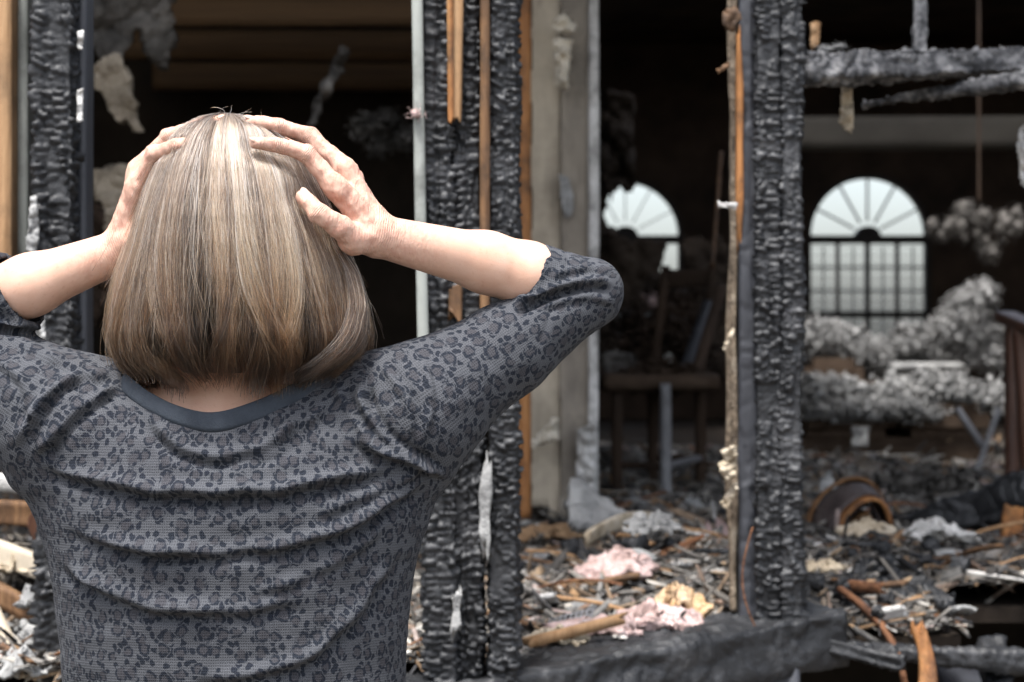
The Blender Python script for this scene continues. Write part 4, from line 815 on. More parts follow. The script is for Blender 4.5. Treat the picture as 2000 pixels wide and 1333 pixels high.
for o, lb, ct, gp, cnt in PRO:
    made = []
    for k in range(cnt):
        c = o if k == 0 else o.copy()
        if k: COL.objects.link(c)
        while True:
            x, y = spot(r); y = min(y, 5.6)
            if ct in ('splinter', 'charcoal') and o.name.startswith('char') and k % 2: y = r.uniform(3.56, 4.3); x = (r.uniform(1570, 1900) - 1000) * KPX * y; x = min(x, .79) if y < 3.95 else x
            ppx = 1000 + x / (KPX * y)
            if (12 < ppx < 95) or (1012 < ppx < 1425) or (1572 < ppx < 1990): break
        zz = hgt(np.array([x]), np.array([y]))[0]
        c.location = (x, y, zz + r.uniform(.004, .03)); c.rotation_euler = (r.normal(0, .35), r.normal(0, .22), r.choice([0, math.pi]) + r.normal(0, .7)); s = r.uniform(.35, .85); c.scale = (s, s * r.uniform(.7, 1.2), s)
        ppy = 666.5 + (H - c.location[2]) / (KPX * y); dd = [math.hypot(ppx - ax_, ppy - ay_) for _, ax_, ay_ in ANCH]; j = int(np.argmin(dd)); made.append((j, dd[j], c))
    for j in range(len(ANCH)):
        for q, (_, _, c) in enumerate(sorted([m for m in made if m[0] == j], key=lambda m: m[1])):
            near = ORD[q] if q < len(ORD) else 'far from'
            tag(c, f"{lb}, {near} {'to the ' if q < len(ORD) else 'the '}{ANCH[j][0]}", ct, gp)

# singled-out pieces
def crumple(name, c, sx, sy, sz, mat, seed, label, cat, n=34, thick=.006, freq=9):
    u = np.linspace(-1, 1, n); U, W = np.meshgrid(u, u); rr = np.hypot(U, W)
    p = np.stack([U.ravel() * 1.3 + seed, W.ravel() * 1.3, np.full(U.size, seed * 1.7)], 1)
    ang = np.arctan2(W, U); edge = 1 - .6 * np.abs(vnoise(np.stack([np.cos(ang).ravel() * 3.3, np.sin(ang).ravel() * 3.3, np.full(U.size, seed)], 1))).reshape(U.shape)
    sc = np.minimum(1, edge / np.maximum(np.maximum(np.abs(U), np.abs(W)), 1e-6) * 1.0)
    sq = np.where(rr > 1e-6, np.maximum(np.abs(U), np.abs(W)) / np.maximum(rr, 1e-6), 1)
    X = U * sq * edge * sx; Y = W * sq * edge * sy; Z = sz * (.55 + .9 * fbm(p * freq / 9, 4).reshape(U.shape) + .35 * np.abs(fbm(p * 4.1 + 3, 3)).reshape(U.shape)) * (1 - .55 * rr ** 2)
    X = X + .12 * sx * fbm(p * 1.7 + 5, 2).reshape(U.shape); Y = Y + .12 * sy * fbm(p * 1.7 + 9, 2).reshape(U.shape)
    V = np.stack([X + c[0], Y + c[1], Z + c[2]], -1).reshape(-1, 3); idx = np.arange(n * n).reshape(n, n)
    o = fast_mesh(name, V, np.stack([idx[:-1, :-1], idx[:-1, 1:], idx[1:, 1:], idx[1:, :-1]], -1).reshape(-1, 4), mat)
    md = o.modifiers.new('thickness', 'SOLIDIFY'); md.thickness = thick
    tag(o, label, cat); return o
crumple('insulation_batt', on_floor(1290, 3.36, .015), .085, .06, .040, MAT['insul_pink'], 11, 'big pale pink insulation batt lying at the sill beside the corner post', 'insulation', thick=.012)
crumple('insulation_batt', on_floor(1185, 3.30, .012), .12, .05, .020, MAT['insul_pink'], 12, 'long flat pink insulation strip lying along the sill', 'insulation', thick=.01)
crumple('insulation_batt', on_floor(1328, 3.40, .03), .055, .045, .05, MAT['insul_scorched'], 13, 'pale orange scorched knob on top of the pink batt', 'insulation', thick=.01)
crumple('insulation_batt', on_floor(1205, 3.75, .03), .09, .10, .045, MAT['insul_pink'], 14, 'pinkish grey insulation crumpled in the middle of the rubble mound', 'insulation', thick=.01)
crumple('insulation_batt', on_floor(1400, 4.85, .02), .05, .05, .05, MAT['insul_pink'], 15, 'small pink tuft on the floor behind the corner post', 'insulation', thick=.01)
crumple('cardboard_sheet', on_floor(1075, 4.55, .02), .10, .07, .03, MAT['cardboard'], 16, 'crumpled brown cardboard in front of the drywall column', 'cardboard')
crumple('cloth_rag', on_floor(1275, 4.0, .04), .07, .05, .035, MAT['plaster_grey'], 17, 'twisted grey-beige rag on the rubble mound', 'cloth', freq=14)
crumple('paper_sheet', on_floor(1085, 3.22, .02), .06, .03, .018, MAT['paper_cream'], 18, 'cream paper scrap next to the middle stud cluster at the sill', 'paper', freq=12)
crumple('white_sheet', on_floor(1840, 4.25, .04), .09, .05, .035, MAT['plaster_white'], 19, 'white plaster sheet in the rubble under the fallen beam', 'plaster', freq=12)
crumple('white_sheet', on_floor(1690, 4.45, .04), .07, .05, .03, MAT['paper_cream'], 20, 'pale scrap in the rubble before the basket', 'paper', freq=12)
crumple('white_sheet', on_floor(1610, 3.85, .03), .05, .03, .02, MAT['paper_cream'], 21, 'small cream scrap in the rubble beside the corner post', 'paper', freq=12)
crumple('black_sheet', on_floor(1215, 4.45, .0), .06, .05, .03, MAT['char'], 22, 'black crumpled sheet beside the broken drywall wedge', 'sheet', freq=12)
t = timber('bare_plank', P(1010, 1262, 3.17), P(1235, 1205, 3.25), .018, .014, MAT['wood_tan'], step=.008, across=(0, 0, 1), disp=smooth_disp(.002, 3), jag=.03); tag(t, 'thin bare lath lying along the top of the sill beam', 'lath')
t = timber('bare_plank', on_floor(1140, 4.05, .05), on_floor(1330, 4.5, .08), .03, .01, MAT['paper_cream'], step=.008, across=(0, 0, 1), disp=smooth_disp(.003, 4), jag=.03, bend=(0, 0, .03)); tag(t, 'pale curved strip arching over the rubble mound', 'strip')
t = timber('bare_plank', on_floor(1625, 3.75, .03), on_floor(1735, 3.62, .05), .02, .014, MAT['rust'], step=.008, across=(0, 0, 1), disp=smooth_disp(.002, 5), jag=.03); tag(t, 'rusty brown stick on the rubble behind the thin rod', 'stick')
# vent grille
gv = empty('vent_grille', on_floor(1100, 3.28, .03)); tag(gv, 'small grey perforated metal grille on the rubble by the middle studs', 'grille')
bars = []
for i in range(9):
    a = on_floor(1060, 3.28, .02) + np.array([.009 * i, .0, .002 * i]); bars.append(timber('bar', a, a + np.array([.015, .07, .02]), .003, .003, MAT['steel'], step=.01))
for j in range(4):
    a = on_floor(1060, 3.28, .02) + np.array([.005 * j, .022 * j, .006 * j + .001]); bars.append(timber('bar', a, a + np.array([.075, 0, .017]), .003, .003, MAT['steel'], step=.01, across=(0, 0, 1)))
adopt(gv, *bars)
# heap at the lower left beside the torso
t = timber('white_pipe', P(-60, 940, 3.5), P(170, 950, 3.5), .032, .032, MAT['plaster_white'], step=.01, across=(0, 0, 1)); tag(t, 'white pipe lying level beside the left armpit', 'pipe')
for i, (a, b, w, m, lb) in enumerate((
    (P(-40, 1065, 3.35), P(110, 1120, 3.3), .04, 'drywall', 'broad broken greyish tan plank lying below the white pipe'),
    (P(-40, 1140, 3.25), P(120, 1225, 3.2), .035, 'wood_brown', 'brown plank slanting down to the torso below the tan plank'),
    (P(-20, 1180, 3.1), P(60, 1340, 3.0), .022, 'drywall', 'narrow plank slanting steeply at the bottom left corner'),
    (P(-40, 1000, 3.7), P(140, 1010, 3.65), .045, 'wood_brown', 'dull plank in the shade under the white pipe'),
    (P(-30, 905, 3.9), P(160, 900, 3.8), .03, 'wood_brown', 'brown board above the white pipe'),
    (P(60, 1000, 3.45), P(100, 1090, 3.4), .04, 'wood_red', 'reddish broken board next to the side of the torso'))):
    t = timber('broken_plank', a, b, w, .018, MAT[m], step=.008, across=(0, 0, 1), disp=smooth_disp(.003, 50 + i), jag=.03, seed=50 + i); tag(t, lb, 'plank')
for i, (px, py, d, s, m, lb) in enumerate(((30, 1110, 3.35, .06, 'paper_cream', 'cream crumpled sheet among the planks at the left'), (80, 1180, 3.2, .05, 'plaster_grey', 'pale broken plaster among the planks beside the torso'),
                                       (15, 1250, 3.1, .06, 'plaster_grey', 'grey crumpled sheet at the bottom left'), (85, 1260, 3.1, .05, 'plaster_grey', 'pale chunk low beside the torso at the bottom left'), (40, 1310, 3.0, .06, 'plaster_grey', 'grey rubble chunk at the bottom left corner'))):
    crumple('rubble_sheet', P(px, py, d), s, s, s * .5, MAT[m], 60 + i, lb, 'sheet', freq=13)
o = fluff('ash_heap', [P(x, y, 3.45) for x, y in ((0, 1120), (60, 1160), (20, 1200), (90, 1230), (-40, 1180), (130, 1150), (40, 1270), (110, 1300), (0, 1320))], [.09, .09, .10, .09, .1, .09, .09, .1, .1], MAT['rubble_base'], 95, lumps=30, squash=.6); tag(o, 'heap of mixed ash and rubble at the bottom left', 'rubble', kind='stuff')

# ================================================================== THE PERSON
class Field:
    def __init__(s, lo, hi, h):
        s.lo = np.asarray(lo, float); s.h = h; s.n = np.ceil((np.asarray(hi) - s.lo) / h).astype(int) + 1
        s.F = np.full(s.n, .06, np.float32)
    def _sub(s, lo, hi):
        a = np.clip(np.floor((lo - s.lo) / s.h).astype(int), 0, s.n - 1); b = np.clip(np.ceil((hi - s.lo) / s.h).astype(int) + 1, 1, s.n)
        sl = tuple(slice(x, y) for x, y in zip(a, b))
        ax = [s.lo[i] + s.h * np.arange(a[i], b[i]) for i in range(3)]
        return sl, np.meshgrid(*ax, indexing='ij', copy=False)
    def blend(s, sl, d, k):
        f = s.F[sl]
        if k <= 0: s.F[sl] = np.minimum(f, d); return
        h_ = np.clip(.5 + .5 * (f - d) / k, 0, 1); s.F[sl] = f * (1 - h_) + d * h_ - k * h_ * (1 - h_)
    def cone(s, a, b, ra, rb, k=.01, m=.05, clip=None):
        a, b = np.asarray(a, float), np.asarray(b, float); R = max(ra, rb) + m
        sl, (X, Y, Z) = s._sub(np.minimum(a, b) - R, np.maximum(a, b) + R)
        ab = b - a; L2 = ab.dot(ab) + 1e-12
        t = np.clip(((X - a[0]) * ab[0] + (Y - a[1]) * ab[1] + (Z - a[2]) * ab[2]) / L2, 0, 1)
        dx, dy, dz = X - a[0] - t * ab[0], Y - a[1] - t * ab[1], Z - a[2] - t * ab[2]
        d = np.sqrt(dx * dx + dy * dy + dz * dz) - (ra + (rb - ra) * t)
        if clip is not None: c0, cn = clip; d = np.maximum(d, (X - c0[0]) * cn[0] + (Y - c0[1]) * cn[1] + (Z - c0[2]) * cn[2])
        s.blend(sl, d.astype(np.float32), k)
    def ell(s, c, r, k=.01, m=.05):
        c, r = np.asarray(c, float), np.asarray(r, float)
        sl, (X, Y, Z) = s._sub(c - r - m, c + r + m)
        x, y, z = X - c[0], Y - c[1], Z - c[2]
        k0 = np.sqrt((x / r[0]) ** 2 + (y / r[1]) ** 2 + (z / r[2]) ** 2); k1 = np.sqrt((x / r[0] ** 2) ** 2 + (y / r[1] ** 2) ** 2 + (z / r[2] ** 2) ** 2) + 1e-9
        s.blend(sl, (k0 * (k0 - 1) / k1).astype(np.float32), k)
    def column(s, zs, cx, a, b, cy, k=.02, e=2.3):
        """stack of superelliptic sections"""
        o = np.argsort(zs); zs, cx, a, b, cy = (np.asarray(q, float)[o] for q in (zs, cx, a, b, cy))
        X, Y, Z = np.meshgrid(*[s.lo[i] + s.h * np.arange(s.n[i]) for i in range(3)], indexing='ij', sparse=True)
        I = lambda q: np.interp(Z, zs, q)
        q = (np.abs((X - I(cx)) / I(a)) ** e + np.abs((Y - I(cy)) / I(b)) ** e) ** (1 / e)
        d = (q - 1) * np.minimum(I(a), I(b)); d = np.maximum(d, np.maximum(Z - zs[-1], zs[0] - Z)); s.blend((slice(None),) * 3, np.minimum(d, .06).astype(np.float32), k)
    def mesh(s):
        F = s.F; n = np.array(F.shape); ins = F < 0
        c = np.zeros(n - 1, np.int8)
        for i in (0, 1):
            for j in (0, 1):
                for k in (0, 1): c += ins[i:n[0] - 1 + i, j:n[1] - 1 + j, k:n[2] - 1 + k]
        act = (c > 0) & (c < 8); ii = np.argwhere(act); idm = np.full(n - 1, -1, np.int32); idm[act] = np.arange(len(ii))
        acc = np.zeros((len(ii), 3)); cnt = np.zeros(len(ii))
        corners = [(i, j, k) for i in (0, 1) for j in (0, 1) for k in (0, 1)]
        val = {c_: F[ii[:, 0] + c_[0], ii[:, 1] + c_[1], ii[:, 2] + c_[2]] for c_ in corners}
        for c_ in corners:
            for ax in range(3):
                if c_[ax]: continue
                e = list(c_); e[ax] = 1; e = tuple(e); f0, f1 = val[c_], val[e]; m = (f0 < 0) != (f1 < 0)
                t = np.where(m, f0 / (f0 - f1 + 1e-20), 0)
                p = np.repeat(np.array(c_, float)[None], len(ii), 0); p[:, ax] += t; acc[m] += p[m]; cnt[m] += 1
        V = s.lo + (ii + acc / cnt[:, None]) * s.h; Qs = []
        for ax in range(3):
            o1, o2 = [(1, 2), (2, 0), (0, 1)][ax]
            sl0 = [slice(1, -1)] * 3; sl1 = [slice(1, -1)] * 3; sl0[ax] = slice(0, -1); sl1[ax] = slice(1, None)
            f0, f1 = ins[tuple(sl0)], ins[tuple(sl1)]; off = np.array([1, 1, 1]); off[ax] = 0
            for flip, m in ((False, f0 & ~f1), (True, ~f0 & f1)):
                g_ = np.argwhere(m) + off
                q = []
                for d1, d2 in ((-1, -1), (0, -1), (0, 0), (-1, 0)):
                    h_ = g_.copy(); h_[:, o1] += d1; h_[:, o2] += d2; q.append(idm[h_[:, 0], h_[:, 1], h_[:, 2]])
                q = np.stack(q, 1); Qs.append(q[:, ::-1] if flip else q)
        Q = np.vstack(Qs); return V, Q[(Q >= 0).all(1)]

def relax(V, Q, it=2, w=.5, mask=None):
    for _ in range(it):
        S = np.zeros_like(V); N = np.zeros(len(V))
        for a in range(4):
            b = (a + 1) % 4
            np.add.at(S, Q[:, a], V[Q[:, b]]); np.add.at(N, Q[:, a], 1); np.add.at(S, Q[:, b], V[Q[:, a]]); np.add.at(N, Q[:, b], 1)
        T = S / np.maximum(N, 1)[:, None]; ww = w if mask is None else w * mask[:, None]; V = V + (T - V) * ww
    return V
def normals(V, Q):
    fn = np.cross(V[Q[:, 2]] - V[Q[:, 0]], V[Q[:, 3]] - V[Q[:, 1]]); N = np.zeros_like(V)
    for a in range(4): np.add.at(N, Q[:, a], fn)
    return N / (np.linalg.norm(N, axis=1, keepdims=True) + 1e-12)

YC = 2.07                                         # depth of the body's mid plane
R_SH, R_EL = P(800, 812, 2.07), P(1152, 572, 2.13)
L_SH, L_EL = P(112, 822, 2.07), P(-150, 640, 2.11)
R_WR, L_WR = P(738, 461, 2.045), P(240, 488, 2.085)
# hands: finger chains (px, py, depth, radius) knuckle -> tip
R_FING = {
    'index': [(655, 366, 2.020, .0108), (600, 302, 2.016, .0088), (545, 284, 2.008, .0078), (500, 280, 1.998, .0066)],
    'middle': [(676, 334, 2.048, .0108), (605, 266, 2.056, .0088), (545, 247, 2.050, .0076), (490, 238, 2.045, .0064)],
    'ring': [(684, 345, 2.075, .010), (612, 272, 2.088, .0084), (548, 246, 2.086, .0072), (500, 236, 2.084, .006)],
    'little': [(690, 372, 2.098, .009), (632, 318, 2.118, .0074), (590, 292, 2.118, .0064), (556, 276, 2.118, .0054)],
    'thumb': [(690, 470, 2.022, .0125), (664, 443, 2.004, .0118), (620, 416, 1.994, .0100), (594, 386, 2.001, .0084)]}
L_FING = {
    'index': [(268, 368, 2.058, .0108), (302, 302, 2.038, .0090), (346, 286, 2.020, .0080), (380, 280, 2.014, .0067)],
    'middle': [(272, 334, 2.074, .0108), (330, 268, 2.064, .0090), (385, 249, 2.044, .0078), (428, 238, 2.036, .0065)],
    'ring': [(276, 345, 2.109, .010), (340, 272, 2.116, .0084), (396, 250, 2.114, .0072), (436, 238, 2.114, .006)],
    'little': [(280, 372, 2.129, .009), (322, 318, 2.144, .0074), (362, 292, 2.144, .0064), (396, 278, 2.144, .0054)],
    'thumb': [(262, 470, 2.069, .0125), (285, 445, 2.064, .0112), (325, 420, 2.054, .0094), (350, 395, 2.049, .0080)]}
def hand_prims(fing, wr, elb):
    out = []
    for f, ch in fing.items():
        pts = [P(x, y, d) for x, y, d, _ in ch]; rs = [c[3] for c in ch]
        for i in range(3): out.append((pts[i], pts[i + 1], rs[i], rs[i + 1], .003 if i else .006))
        if f != 'thumb':
            out.append((wr + (pts[0] - wr) * .12, pts[0], .0165, rs[0] * 1.02, .010))          # metacarpals
            for j in (0, 1): out.append((pts[j], pts[j] + 1e-4, rs[j] * 1.06, rs[j] * 1.06, .003))   # knuckles
        else: out.append((wr + (pts[0] - wr) * .2, pts[0], .018, rs[0], .012))
    return out
R_HAND, L_HAND = hand_prims(R_FING, R_WR, R_EL), hand_prims(L_FING, L_WR, L_EL)
def prim_sdf(prims, p):
    m = np.full(len(p), 9.0)
    lo = np.min([np.minimum(q[0], q[1]) for q in prims], 0) - .05; hi = np.max([np.maximum(q[0], q[1]) for q in prims], 0) + .05
    w = np.nonzero(((p > lo) & (p < hi)).all(1))[0]
    if len(w) < len(p):
        if len(w): m[w] = prim_sdf(prims, p[w])
        return m
    for a, b, ra, rb, _ in prims:
        ab = b - a; t = np.clip(((p - a) @ ab) / (ab.dot(ab) + 1e-12), 0, 1); m = np.minimum(m, np.linalg.norm(p - a - t[:, None] * ab, axis=1) - (ra + (rb - ra) * t))
    return m

def torso(fld, off, k=.03):
    kk = KPX * YC; ys = np.array([735, 760, 800, 850, 900, 945, 1000, 1090, 1200, 1333, 1500, 1700, 1800]); hw = np.array([120, 195, 285, 345, 378, 398, 392, 360, 344, 334, 345, 372, 375])
    b = np.array([.045, .062, .082, .098, .106, .110, .112, .112, .108, .104, .108, .118, .118]); cx = np.array([448, 448, 450, 451, 452, 452, 454, 455, 454, 455, 455, 455, 455])
    fld.column(H - (ys - 666.5) * kk, (cx - 1000) * kk, hw * kk + off, b + off, np.full(len(ys), YC + .012), k)

# ---- body -----------------------------------------------------------------
B = Field((-.62, 1.86, .86), (.22, 2.30, 1.68), .0026)
torso(B, -.02)
neck0, neck1 = P(446, 860, YC + .035), P(450, 600, YC + .02)
B.cone(neck0, neck1, .062, .052, .03)
B.ell(P(452, 452, YC + .01), (.074, .092, .105), .02); B.ell(P(452, 520, YC + .055), (.058, .055, .075), .02)
B.cone(P(452, 470, YC + .10), P(452, 520, YC + .125), .008, .014, .012); B.ell(P(452, 600, YC + .085), (.03, .025, .022), .02)
for sh, el_, wr, mid in ((R_SH, R_EL, R_WR, P(950, 513, 2.10)), (L_SH, L_EL, L_WR, P(60, 557, 2.085))):
    B.cone(neck0 + (sh - neck0) * .2 - np.array([0, 0, .006]), sh, .036, .036, .04)
    B.cone(sh, el_, .038, .022, .03); B.cone(el_, el_ + (mid - el_) * .6, .024, .0325, .015); B.cone(el_ + (mid - el_) * .6, mid, .0325, .0305, .015); B.cone(mid, wr, .0305, .0215, .015)
for a, b, ra, rb, k in R_HAND + L_HAND: B.cone(a, b, ra, rb, k, m=.03)
V, Q = B.mesh(); V = relax(V, Q, 2, .4)
# veins, tendons and knuckle folds on the hands
pr = np.minimum(prim_sdf(R_HAND, V), prim_sdf(L_HAND, V)); hm = np.clip(1 - (pr - .001) / .006, 0, 1)
N = normals(V, Q)
px = to_px(V)
tend = np.zeros(len(V))
for fing, wr in ((R_FING, R_WR), (L_FING, L_WR)):
    for f in ('index', 'middle', 'ring'):
        a = P(*fing[f][0][:3]); ab = wr - a; t = np.clip(((V - a) @ ab) / ab.dot(ab), 0, 1); d = np.linalg.norm(V - a - t[:, None] * ab, axis=1)
        lat = np.abs(d - d)  # placeholder for symmetry
        q = px; p0 = np.array(fing[f][0][:2], float); p1 = to_px(wr[None])[0]; e = p1 - p0; tt = ((q - p0) @ e) / e.dot(e); s_ = np.abs((q[:, 0] - p0[0]) * e[1] - (q[:, 1] - p0[1]) * e[0]) / np.linalg.norm(e)
        tend = np.maximum(tend, np.exp(-(s_ / 4.5) ** 2) * ((tt > .05) & (tt < .75)))
V = V + N * (hm * (.0011 * tend + .0011 * fbm(V * 120, 3)))[:, None]
# knuckle creases
js_ = np.zeros(len(V)); jm_ = np.zeros(len(V))
for wr_, el_ in ((R_WR, R_EL), (L_WR, L_EL)):
    ax = nrm(wr_ - el_); s_ = (V - wr_) @ ax; mm_ = np.where(np.linalg.norm(V - wr_, axis=1) < .06, .6 * np.exp(-((s_ + .002) / .017) ** 2), 0); js_ = np.where(mm_ > jm_, s_ * .75, js_); jm_ = np.maximum(jm_, mm_)
for fing in (R_FING, L_FING):
    for f, ch in fing.items():
        for j in ((1, 2) if f != 'thumb' else (2,)):
            a = P(*ch[j][:3]); b = P(*ch[j + 1][:3]); o_ = P(*ch[j - 1][:3]); ax = nrm(b - o_); s_ = (V - a) @ ax; near = np.linalg.norm(V - a, axis=1) < ch[j][3] * 1.7
            mm_ = np.where(near, np.exp(-(s_ / .0065) ** 2), 0); js_ = np.where(mm_ > jm_, s_, js_); jm_ = np.maximum(jm_, mm_)
person = empty('person', (-.27, YC, 0)); tag(person, 'person seen from behind in a grey leopard-print top, both hands clutching the head', 'person')
body = fast_mesh('body', V, Q, MAT['skin'])
ha = body.data.attributes.new('hand', 'FLOAT', 'POINT'); dw = np.linalg.norm(V - R_WR, axis=1); dl = np.linalg.norm(V - L_WR, axis=1)
wrm = np.clip(1 - (np.minimum(dw, dl) - .03) / .05, 0, 1) * .8
ha.data.foreach_set('value', np.maximum(hm, wrm * (np.minimum(dw, dl) < .09)).astype(np.float32))
for nm_, ar_ in (('joint_s', js_), ('joint_m', jm_)): at_ = body.data.attributes.new(nm_, 'FLOAT', 'POINT'); at_.data.foreach_set('value', ar_.astype(np.float32))
body['label'] = 'bare skin of neck, forearms and hands'

# ---- finger nails ---------------------------------------------------------
hc = P(456, 470, 2.065); nails = []
for fing, names in ((R_FING, ('index', 'middle', 'thumb')), (L_FING, ('index', 'middle'))):
    for f in names:
        a, b = P(*fing[f][2][:3]), P(*fing[f][3][:3]); ax = nrm(b - a); out = nrm(b - hc); out = nrm(out - ax * out.dot(ax)); sd_ = np.cross(ax, out); r_ = fing[f][3][3]
        Vn = ICO2[0]; Vn = b + ax * .002 + out * (r_ * .74) + Vn[:, :1] * ax * .0062 + Vn[:, 1:2] * sd_ * (r_ * .72) + (Vn[:, 2:] * .0018 - (Vn[:, 1:2] ** 2) * .0018) * out
        nails.append(fast_mesh('nail', Vn, ICO2[1], MAT['nail']))
# ---- shirt ----------------------------------------------------------------
S = Field((-.66, 1.88, .80), (.26, 2.29, 1.56), .0025)
torso(S, 0.0)
nk = P(447, 800, YC + .02)
R_CUFF, L_CUFF = P(1026, 540, 2.115), P(38, 566, 2.09)
def cuff_n(cuff, el_): return nrm(nrm(cuff - el_) + (np.array([0, -.15, .22]) if cuff is R_CUFF else np.array([0, -.12, .12])))
for sh, el_, wr, cuff, rr in ((R_SH, R_EL, R_WR, R_CUFF, (.066, .0475, .036, .0405)), (L_SH, L_EL, L_WR, L_CUFF, (.066, .058, .046, .043))):
    S.cone(nk + (sh - nk) * .30 + np.array([0, 0, .004]), sh + np.array([0, 0, .006]), .047, .058, .045)
    md_ = sh + (el_ - sh) * .52; S.cone(sh, md_, rr[0], rr[1], .04); S.cone(md_, el_, rr[1], rr[2], .015)
    S.cone(el_, cuff + (cuff - el_) * .35, rr[2], rr[3], .008, clip=(cuff, cuff_n(cuff, el_)))
V, Q = S.mesh(); V = relax(V, Q, 2, .5)
def segd(p, a, b): ab = b - a; t = np.clip(((p - a) @ ab) / ab.dot(ab), 0, 1); return np.linalg.norm(p - a - t[:, None] * ab, axis=1)
def cut(V, Q, p0, nv, near=None, tol=.0):
    """remove what lies on the positive side of a plane and snap the rim to it"""
    s_ = (V - p0) @ nv; sel = s_ > tol
    if near is not None: sel &= near
    keep = ~sel[Q].all(1); Q = Q[keep]; V = V.copy(); used = np.zeros(len(V), bool); used[Q.ravel()] = True
    sn = sel & used; V[sn] -= s_[sn][:, None] * nv; return V, Q
N0 = normals(V, Q)
for el_, cuff, wr in ((R_EL, R_CUFF, R_WR), (L_EL, L_CUFF, L_WR)):
    nv = cuff_n(cuff, el_); s_ = (V - cuff) @ nv; ax = nrm(cuff - el_); rad_ = np.linalg.norm(np.cross(V - cuff, ax), axis=1)
    capv = (np.abs(s_) < .004) & (rad_ < .036) & (N0 @ nv > .55); Q = Q[~capv[Q].all(1)]
    E_ = np.sort(np.concatenate([Q[:, [0, 1]], Q[:, [1, 2]], Q[:, [2, 3]], Q[:, [3, 0]]]), 1); ue_, ct_ = np.unique(E_, axis=0, return_counts=True); bd_ = np.unique(ue_[ct_ == 1]); bd_ = bd_[np.linalg.norm(V[bd_] - cuff, axis=1) < .065]
    V[bd_] -= (s_[bd_] + .0005)[:, None] * nv
    rv_ = V[bd_] - cuff; rl_ = np.linalg.norm(rv_, axis=1); V[bd_] = cuff + rv_ * (np.maximum(rl_, .0385) / rl_)[:, None]
# neck opening: scooped at the nape, level over the shoulders, lower in front
NL_X = np.array([240, 262, 300, 345, 390, 430, 475, 530, 590, 640, 662]); NL_Y = np.array([742, 760, 788, 813, 829, 836, 830, 809, 776, 746, 730])
def neck_z(V):
    kk = KPX * YC; x = V[:, 0] / kk + 1000; zb = H - (np.interp(x, NL_X, NL_Y) - 666.5) * KPX * np.minimum(V[:, 1], YC)
    fr = np.clip((V[:, 1] - YC) / .06, 0, 1); return zb * (1 - fr) + 1.30 * fr
kx = V[:, 0] / (KPX * np.minimum(V[:, 1], YC)) + 1000
nz_ = neck_z(V); sel = (V[:, 2] > nz_) & (kx > 240) & (kx < 662) & (V[:, 2] > 1.26)
keep = ~sel[Q].all(1); Q = Q[keep]; used = np.zeros(len(V), bool); used[Q.ravel()] = True; sn = sel & used; V[sn, 2] = nz_[sn]
V, Q = cut(V, Q, np.array([0, 0, .822]), np.array([0, 0, -1.]))
used, inv = np.unique(Q, return_inverse=True); V = V[used]; Q = inv.reshape(-1, 4)

def fold(px, line, amp, up=26., dn=12., valley=.6, vw=13., voff=20., taper=.18):
    """a ridge drawn on the cloth: soft above, dropping into a crease below"""
    L = np.asarray(line, float); best = np.full(len(px), 1e9); sd = np.zeros(len(px)); tt = np.zeros(len(px))
    # smooth the polyline
    for _ in range(2): L = np.vstack([L[:1]] + [np.vstack([.75 * L[i] + .25 * L[i + 1], .25 * L[i] + .75 * L[i + 1]]) for i in range(len(L) - 1)] + [L[-1:]])
    seg = np.linalg.norm(np.diff(L, axis=0), axis=1); cum = np.concatenate([[0], np.cumsum(seg)]) / seg.sum()
    for i in range(len(L) - 1):
        a, e = L[i], L[i + 1] - L[i]; t = np.clip(((px - a) @ e) / (e @ e + 1e-9), 0, 1); dd = px - a - t[:, None] * e; d = np.hypot(*dd.T)
        m = d < best; best = np.where(m, d, best); sgn = np.sign(e[0] * dd[:, 1] - e[1] * dd[:, 0]); sd = np.where(m, d * sgn, sd); tt = np.where(m, cum[i] + t * (cum[i + 1] - cum[i]), tt)
    env = np.clip(np.minimum(tt, 1 - tt) / taper, 0, 1); env = env * env * (3 - 2 * env)
    env = env * np.clip(1.6 - best / 70, 0, 1) * (.8 + .5 * vnoise(np.stack([tt * 7, np.full(len(tt), amp * 9000.), np.zeros(len(tt))], 1)))
    h_ = np.where(sd < 0, np.exp(-(sd / up) ** 2), np.exp(-(sd / dn) ** 2)) - valley * np.exp(-((sd - voff) / vw) ** 2)
    return amp * env * h_
px = to_px(V); N = normals(V, Q); px = px + 7 * np.stack([vnoise(np.stack([px[:, 0] / 60, px[:, 1] / 60, np.full(len(px), q_)], 1)) for q_ in (.3, 9.7)], 1); back = np.clip(-N[:, 1] * 3 + .6, 0, 1)
